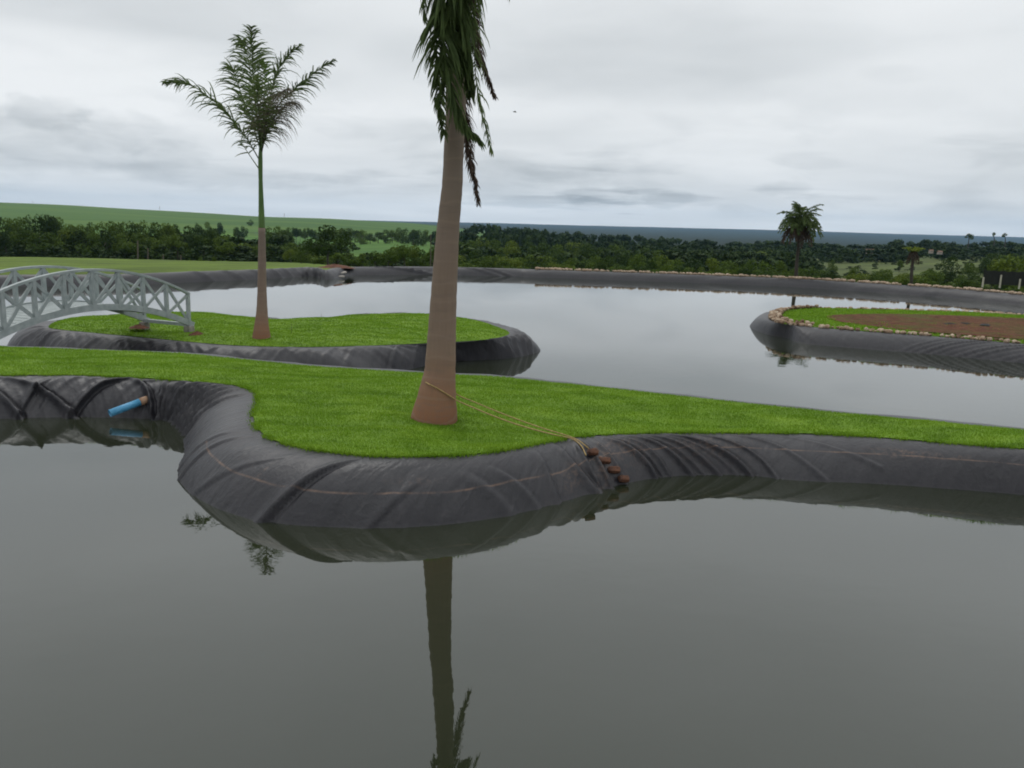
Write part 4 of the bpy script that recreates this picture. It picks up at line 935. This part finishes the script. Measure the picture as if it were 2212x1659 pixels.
# ------------------------------------------------------------------ trees
def crown_mesh(name, seed, nblob, nleaf, leaf, flat=.62, mt='tree', low=.28, spread=.36):
    R_ = np.random.default_rng(seed); bl = []
    for i in range(nblob):
        a = R_.random()*6.28; rr_ = spread*math.sqrt(R_.random()); hz = low+.16+(1-low-.30)*R_.random()*(1-.5*(rr_/spread)**2)
        bl.append((rr_*math.cos(a), rr_*math.sin(a), hz, .10+.12*R_.random()))
    bl.append((0, 0, .80, .17)); bl = np.array(bl)
    vol = bl[:, 3]**2; pick = R_.choice(len(bl), nleaf, p=vol/vol.sum()); d = R_.normal(0, 1, (nleaf, 3)); d /= np.linalg.norm(d, axis=1)[:, None]
    rad = bl[pick, 3]*(.55+.55*R_.random(nleaf)**.5); P = bl[pick, :3]+d*rad[:, None]*np.array([1.15, 1.15, .85])
    nrm = d+R_.normal(0, .55, (nleaf, 3)); nrm /= np.linalg.norm(nrm, axis=1)[:, None]; t = np.cross(nrm, R_.normal(0, 1, (nleaf, 3))); t /= np.linalg.norm(t, axis=1)[:, None]; b = np.cross(nrm, t)
    s = leaf*(.6+.8*R_.random(nleaf))[:, None]
    V = np.stack([P-t*s, P-b*s*.6, P+t*s, P+b*s*.6+nrm*s*.3], 1).reshape(-1, 3); me = fastmesh(name, V, np.arange(nleaf*4).reshape(-1, 4))
    me.materials.append(M[mt]); return me, bl
def trunk_mesh(bl, seed):
    R_ = random.Random(seed); m = MB(); top_ = np.array([R_.uniform(-.03, .03), R_.uniform(-.03, .03), .55])
    m.tube(cr([(0, 0, -.06), (.01, 0, .15), (top_*.6+np.array([.01, 0, 0])), top_], 8), [.030, .026, .024, .022, .020, .018, .016, .014, .011], 7)
    for k in range(min(6, len(bl))):
        s = top_*R_.uniform(.45, .95); m.tube([s, (s+bl[k, :3])/2+np.array([0, 0, -.02]), bl[k, :3]], [.013, .009, .004], 5)
    me = mesh('trunk', m.v, m.f); me.materials.append(M['bark']); return me
TP = []
for k in range(7):
    me, bl = crown_mesh('crown', 200+k, [9, 12, 7, 14, 10, 8, 11][k], 1700, .030, mt='tree', low=[.2, .12, .3, .15, .25, .1, .2][k], spread=[.34, .42, .26, .40, .3, .45, .36][k]); TP.append((me, trunk_mesh(bl, k)))
TL = []
for k in range(4):
    me, bl = crown_mesh('crown', 300+k, [9, 12, 7, 10][k], 1500, .032, mt='tree_light', low=[.1, .05, .1, .15][k], spread=[.40, .45, .34, .36][k]); TL.append((me, trunk_mesh(bl, 20+k)))
TS = []
for k in range(4):
    me, bl = crown_mesh('crown', 400+k, [10, 13, 8, 11][k], 1700, .032, mt='tree', low=[.0, -.04, .02, .0][k], spread=[.36, .42, .30, .38][k]); TS.append((me, trunk_mesh(bl, 40+k)))
g1 = g2 = g3 = g4 = g5 = ''
ntree = 0
def tree(px_, ytop, Yd, wpx, group, label, name='tree', light=False, proto=None, cat='tree', base_px=None):
    global ntree
    Yd = Yd*K; top_z = atd(px_, ytop, Yd)[2]; x = atd(px_, ytop, Yd)[0]; b = hgt(x, Yd) if base_px is None else atd(px_, base_px, Yd)[2]
    h = max(top_z-b+.1, 1.6)
    w_ = wpx*Yd/F; P_ = proto or random.choice(TL if light else (TS+TP[:3] if group in (g2, g3, g4, g5, g1) else TP))
    e = empty(name, (x, Yd, b-.1), random.uniform(0, 6.28)); e.scale = (max(w_/.8, h*.55), )*2+(h/.97,)
    for nm, me in (('trunk', P_[1]), ('crown', P_[0])):
        o = bpy.data.objects.new(nm, me); C.objects.link(o); o.parent = e
    tag(e, label, cat, group); ntree += 1; return e
def belt(x0, x1, step, prof, Y0, Y1, w0, w1, group, label, dy=(-2, 5), light=0., skip=None, **k):
    x = x0; pr = np.array(prof, float)
    while x < x1:
        yt = np.interp(x, pr[:, 0], pr[:, 1])+random.uniform(*dy)
        if not (skip and skip(x)): tree(x, yt, random.uniform(Y0, Y1), random.uniform(w0, w1), group, label, light=(li := random.random() < light), **k) if not isinstance(label, tuple) else tree(x, yt, random.uniform(Y0, Y1), random.uniform(w0, w1), group, label[1] if (li := random.random() < light) else label[0], light=li, **k)
        x += step*random.uniform(.7, 1.3)
g1 = 'trees of the dark belt beyond the left pasture'; l1 = 'dark green tree in the dense belt beyond the left pasture'
belt(-110, 490, 23, [(-120, 468), (0, 466), (50, 463), (90, 460), (118, 460), (135, 474), (150, 483), (200, 477), (280, 473), (330, 476), (400, 484), (450, 483), (490, 508)], 148, 168, 34, 52, g1, l1, (-1, 4))
l1 = ('dark green tree in the lower front row of the belt along the left pasture', 'lighter green bushy tree in the lower front row along the left pasture')
belt(-120, 680, 27, [(-120, 492), (200, 500), (450, 506), (520, 517), (700, 528)], 128, 140, 38, 58, g1, l1, (-6, 8), .12)
for a in ((580, 488, 190, 26), (600, 486, 180, 34), (612, 494, 170, 26)): tree(*a, g1, 'tall dark tree standing right behind the trunk of the young royal palm')
g2 = 'scattered trees on the fields beyond the dark belt'; l2 = 'small dark tree standing on the green fields above the left belt'
for a in ((512, 489, 420, 16), (524, 488, 430, 18), (541, 474, 800, 13), (474, 479, 430, 13), (447, 478, 420, 22), (425, 480, 420, 18)): tree(*a, g2, l2)
belt(612, 745, 10, [(600, 491), (745, 492)], 400, 470, 9, 15, g2, l2, (-2, 5))
g3 = 'trees of the upper row in the middle distance'; l3 = 'dark rounded tree in the row below the crop fields at centre left'
belt(738, 962, 15, [(738, 490), (760, 492), (800, 499), (840, 494), (860, 491), (890, 493), (930, 497), (960, 496)], 380, 430, 20, 32, g3, l3, (-2, 4))
e = tree(708, 484, 84., 82, None, 'lone round headed tree with a dark bare trunk behind the red clay heap', proto=TP[1], name='round_tree', base_px=571)
g4 = 'bushy trees just behind the far shore at centre left'; l4 = ('dark bushy tree between the far shore and the middle fields', 'pale green bushy tree between the far shore and the middle fields')
belt(628, 960, 22, [(628, 540), (700, 545), (760, 540), (800, 544), (850, 532), (880, 528), (920, 534), (960, 530)], 92, 120, 30, 48, g4, l4, (-4, 9), .3)
g5 = 'trees of the wood behind the far shore'; l5 = 'green tree in the mixed wood beyond the far right shore'
sky_r = [(950, 508), (985, 492), (1010, 488), (1040, 477), (1060, 482), (1100, 487), (1150, 489), (1200, 497), (1250, 499), (1300, 503), (1350, 505), (1400, 508), (1450, 512), (1500, 514), (1550, 518), (1600, 521), (1680, 517), (1740, 522), (1850, 526), (1920, 524), (1945, 515), (1975, 520), (2000, 517), (2050, 518), (2070, 523), (2085, 528), (2110, 522), (2135, 518), (2180, 520), (2212, 524), (2400, 530)]
clear = lambda x: 1735 < x < 2130
l5 = ('dark green tree in the back row of the wood beyond the far right shore', 'lighter green tree in the back row of the wood beyond the far right shore')
belt(955, 2260, 30, [(a, b+26) for a, b in sky_r], 190, 260, 38, 60, g5, l5, (-5, 8), .2, skip=clear)
l5 = ('dark green tree in the middle row of the wood beyond the far right shore', 'lighter green tree in the middle row of the wood beyond the far right shore')
belt(965, 2260, 30, [(950, 545), (1200, 548), (1500, 556), (1700, 566), (1800, 580), (2000, 592), (2130, 588), (2212, 580), (2300, 580)], 105, 140, 38, 60, g5, l5, (-8, 8), .35, skip=lambda x: 1800 < x < 1880)
l5 = ('dark green bushy tree in the front row just behind the stone edged far shore', 'yellowish green bushy tree in the front row just behind the stone edged far shore')
belt(985, 2280, 27, [(980, 563), (1200, 566), (1500, 576), (1700, 584), (1900, 596), (2060, 604), (2212, 606), (2300, 608)], 74, 90, 34, 56, g5, l5, (-6, 8), .4)
tree(2185, 548, 85, 75, None, 'large light green tree at the right edge of the view behind the shore', light=True, name='broad_tree')
tree(2225, 552, 80, 75, g5, 'second large light green tree cut by the right edge of the view', light=True)
tree(2060, 548, 150, 42, g5, 'round dark tree alone on the scrubby slope right of the dying palm')
for a in ((1850, 575, 150, 26), (1905, 580, 140, 20), (2010, 578, 140, 26), (2095, 566, 170, 34), (1945, 560, 220, 14), (1800, 560, 200, 16), (2130, 556, 190, 24)): tree(*a, 'bushes on the scrubby slope', 'dark bush on the scrubby green slope beyond the far right shore', name='bush', cat='bush')
# tall bare stemmed trees on the right skyline
def pole_tree(px_, y0, ytop, Yd, wpx, hpx, label, tilt=0):
    Yd = Yd*K; b = atd(px_, y0, Yd); t = atd(px_+tilt, ytop+hpx*.5, Yd); root = empty('tall_tree', b); tag(root, label, 'tree')
    MB().tube([b-b+[0, 0, -4], (t-b)*.5+[.3, 0, 0], t-b], [.45, .35, .2], 7).build('trunk', M['bark'], root)
    me, _ = crown_mesh('crown', int(px_), 7, 700, .05, low=.1, spread=.4); o = link('crown', me, None, root); o.scale = (wpx*Yd/F/.9, wpx*Yd/F/.9, hpx*Yd/F); o.location = tuple(t-b-np.array([0, 0, hpx*Yd/F*.5]))
pole_tree(2090, 535, 504, 430, 17, 15, 'tall tree with a small dark oval crown above the right skyline', 3)
pole_tree(2147, 530, 501, 430, 7, 13, 'thin pale tree above the right skyline, left of its twin')
pole_tree(2171, 530, 503, 430, 11, 12, 'thin tree with a ragged tuft on the right skyline, right of its twin')
print('trees', ntree)
# far woodland as one mass
cm_, _ = crown_mesh('woodland', 900, 8, 230, .075, mt='wood_far', low=.0, spread=.4); cv = np.empty(len(cm_.vertices)*3, np.float32); cm_.vertices.foreach_get('co', cv); cv = cv.reshape(-1, 3); nv = len(cv)
VV = []
def wood(px_, Yd, ytop=None, hmin=4, hmax=7, w=8):
    Yd = Yd*K; x = atd(px_, 500, Yd)[0]; b = hgt(x, Yd); h = random.uniform(hmin, hmax)*K
    if ytop is not None: h = min(max(atd(px_, ytop, Yd)[2]-b, 3.), 34)
    w_ = w*K*random.uniform(.8, 1.4); a = random.uniform(0, 6.28); c_, s_ = math.cos(a)*w_, math.sin(a)*w_
    q = np.empty_like(cv); q[:, 0] = cv[:, 0]*c_-cv[:, 1]*s_+x; q[:, 1] = cv[:, 0]*s_+cv[:, 1]*c_+Yd; q[:, 2] = cv[:, 2]*h+b-.2; VV.append(q)
sr = np.array(sky_r, float)
for k in range(260):
    p = random.uniform(950, 2350); wood(p, random.uniform(440, 520), np.interp(p, sr[:, 0], sr[:, 1])+random.uniform(-2, 6), w=11)
for k in range(220):
    p = random.uniform(960, 2350); wood(p, random.uniform(300, 420), np.interp(p, sr[:, 0], sr[:, 1])+random.uniform(8, 20), w=8)
for k in range(260): wood(random.uniform(960, 1760), random.uniform(140, 300), None, 3, 6, 7)
for k in range(70): wood(random.uniform(-100, 640), random.uniform(150, 190), None, 4, 5.5, 6)
for k in range(150): wood(random.uniform(-130, 960), random.uniform(124, 146), None, 1.3, 2.6, 3.6)
for k in range(60): wood(random.uniform(1740, 2200), random.uniform(150, 330), None, .7, 1.8, 2.6)
for k in range(30): wood(random.uniform(560, 760), random.uniform(260, 330), None, 2, 4, 7)
VV = np.concatenate(VV); o = link('woodland', fastmesh('woodland', VV, np.arange(len(VV)).reshape(-1, 4)), M['wood_far']); tag(o, 'far wooded slopes that read as one dark green mass', 'woodland', kind='stuff')
# small bushes on the pasture
for (x, y, w_) in ((434, 573, 15), (462, 574, 8), (820, 577, 10)):
    Yb = 84.; t = tree(x, y-8, Yb, w_, 'small bushes on the pasture', 'small dark bush in the pasture behind the far shore', name='bush', cat='bush', base_px=y+1)

# ------------------------------------------------------------------ posts, shade cloth, houses, pylons, bird
def post(px_, yb, yt, Yd, r, label, mt='postwood', name='fence_post', group='wooden posts across the left pasture', z0=None):
    Yd = Yd*K; r = r*K; b = atd(px_, yb, Yd); t = atd(px_+.5, yt, Yd)
    if b[2] > hgt(b[0], Yd): b[2] = hgt(b[0], Yd)-.1
    m = MB().tube([(0, 0, -.2), (t-b)*.5+np.array([r*.3, 0, 0]), t-b], [r*1.1, r, r*.85], 8); m.f.append((0, 1, 2)); o = m.build(name, M[mt], None); o.location = b; tag(o, label, 'post', group)
post(297, 574, 520, 84, .08, 'tallest weathered post on the pasture, left of the others')
post(319, 568, 536, 84, .07, 'thin post just right of the tallest pasture post')
post(352, 574, 550, 84, .08, 'short post on the pasture, left one of the right hand pair')
post(390, 573, 551, 84, .08, 'short post on the pasture, right one of the right hand pair')
post(930, 574, 506, 84, .05, 'tall brownish pole beside the big palm trunk on the far shore', 'postwood', 'pole', None)
org = atd(2122, 622, 52.*K); sc_ = empty('shade_fence', org); tag(sc_, 'black shade cloth fence on pale posts behind the far right shore', 'fence')
pA, pB = atd(2120, 629, 52.*K), atd(2330, 652, 50.*K); pA[2] = pB[2] = LW+.35*K; m = MB(); vv = []; 
n = 40
for i in range(n+1):
    t = i/n; q = pA*(1-t)+pB*t; s_ = .04*math.sin(i*1.3); vv += [q+[0, s_, 0]-org, q+[0, s_*.5, 1.3+.03*math.cos(i*1.57)]-org, q+[0, s_*.5+.02, 1.3+.03*math.cos(i*1.57)]-org, q+[0, s_+.02, 0]-org]
m.v = vv
for i in range(n):
    for k in range(4): a = i*4+k; b = i*4+(k+1) % 4; m.f.append((a, b, b+4, a+4))
m.build('cloth', M['black'], sc_)
for t in (0., .18, .38, .6, .82): 
    q = pA*(1-t)+pB*t-org; MB().tube([q+[0, -.08, -.3], q+[0, -.08, .65 if t != .18 else .95]], .085, 8).build('post', M['paleweed'], sc_)
M['house_wall'] = simple('weathered_house_wall', (.20, .17, .15), (.34, .30, .27), 2, .8)
def house(px_, yb, Yd, w_, h_, label, rz=.2):
    Yd *= K; w_ *= K; h_ *= K
    b = atd(px_, yb, Yd); root = empty('house', b, rz); tag(root, label, 'house', 'small houses in the far trees on the right')
    MB().box((0, 0, h_*.5-.4), (w_, w_*.6, h_+.8)).build('wall', M['house_wall'], root)
    m = MB(); a, c_, hh = w_*.56, w_*.36, h_
    m.v = [(-a, -c_, hh-.1), (a, -c_, hh-.1), (a, c_, hh-.1), (-a, c_, hh-.1), (-a, 0, hh+w_*.22), (a, 0, hh+w_*.22)]; m.f = [(0, 1, 5, 4), (2, 3, 4, 5), (0, 4, 3), (1, 2, 5), (3, 2, 1, 0)]; m.build('roof', M['rooftile'], root)
    MB().box((-w_*.2, -w_*.3-.02, h_*.45), (w_*.12, .06, h_*.35)).build('window', M['dark_in'], root); MB().box((w_*.15, -w_*.3-.02, h_*.36), (w_*.13, .06, h_*.7)).build('door', M['bark'], root)
house(2011, 544, 285, 1.3, .5, 'small white house among the far trees, leftmost of the right pair')
house(2030, 546, 287, 1.5, .35, 'small low pale house among the far trees, right of the white one')
house(1879, 545, 330, 2.6, .7, 'low pinkish house half hidden in the far trees behind the lone palm', -.1)
def pylon(px_, yb, yt, Yd, label):
    Yd *= K; b = atd(px_, yb, Yd); h = atd(px_, yt, Yd)[2]-b[2]; root = empty('power_pylon', b); tag(root, label, 'pylon', 'power pylons on the horizon of the left hill'); w_ = h*.11; m = MB()
    for sx in (-1, 1):
        for sy in (-1, 1): m.tube([(sx*w_, sy*w_, -2), (sx*w_*.25, sy*w_*.25, h)], .10, 4)
    for k in range(5):
        z0, z1 = h*k/5, h*(k+1)/5; a0, a1 = w_*(1-.75*k/5), w_*(1-.75*(k+1)/5); m.tube([(-a0, 0, z0), (a1, 0, z1)], .07, 4); m.tube([(a0, 0, z0), (-a1, 0, z1)], .07, 4)
    m.build('tower', M['steel'], root); MB().tube([(-h*.2, 0, h*.82), (h*.2, 0, h*.82)], .10, 4).tube([(-h*.14, 0, h*.94), (h*.14, 0, h*.94)], .10, 4).build('cross_arm', M['steel'], root)
pylon(71, 443, 434, 1480, 'tiny power pylon on the hill crest, leftmost of three'); pylon(345, 455, 446, 1480, 'tiny power pylon on the hill crest, middle of three'); pylon(614, 469, 461, 1480, 'tiny power pylon on the hill crest, rightmost of three')
bp_ = atd(1112, 242, 95.); m = MB()
m.tube([(-.22, 0, 0), (-.1, 0, .01), (.05, 0, .0), (.16, 0, .01), (.24, 0, .03)], [.01, .035, .045, .03, .008], 8)
bird = empty('bird', bp_, .3); tag(bird, 'small dark bird flying in the grey sky right of the big palm', 'bird'); m.build('body', M['bark'], bird, True)
for sg in (-1, 1):
    w_ = MB(); w_.sweep([(0, sg*.03, .02), (-.02, sg*.2, .09), (-.06, sg*.38, .06)], .14, .008, np.array([1., 0, 0])); w_.build('wing', M['bark'], bird)

# ------------------------------------------------------------------ haze
m = bpy.data.materials.new('haze'); m.use_nodes = True; nt_ = m.node_tree; nt_.nodes.clear()
v_ = nt_.nodes.new('ShaderNodeVolumePrincipled'); v_.inputs['Color'].default_value = (.40, .68, 1., 1); v_.inputs['Density'].default_value = HAZE = 4e-5
v_.inputs['Anisotropy'].default_value = .0
o_ = nt_.nodes.new('ShaderNodeOutputMaterial'); nt_.links.new(v_.outputs[0], o_.inputs['Volume'])
MB().box((0, 0, 80), (26400, 26400, 460)).build('haze', m); hz = bpy.data.objects['haze']; tag(hz, 'thin bluish haze over the far hills', kind='stuff')
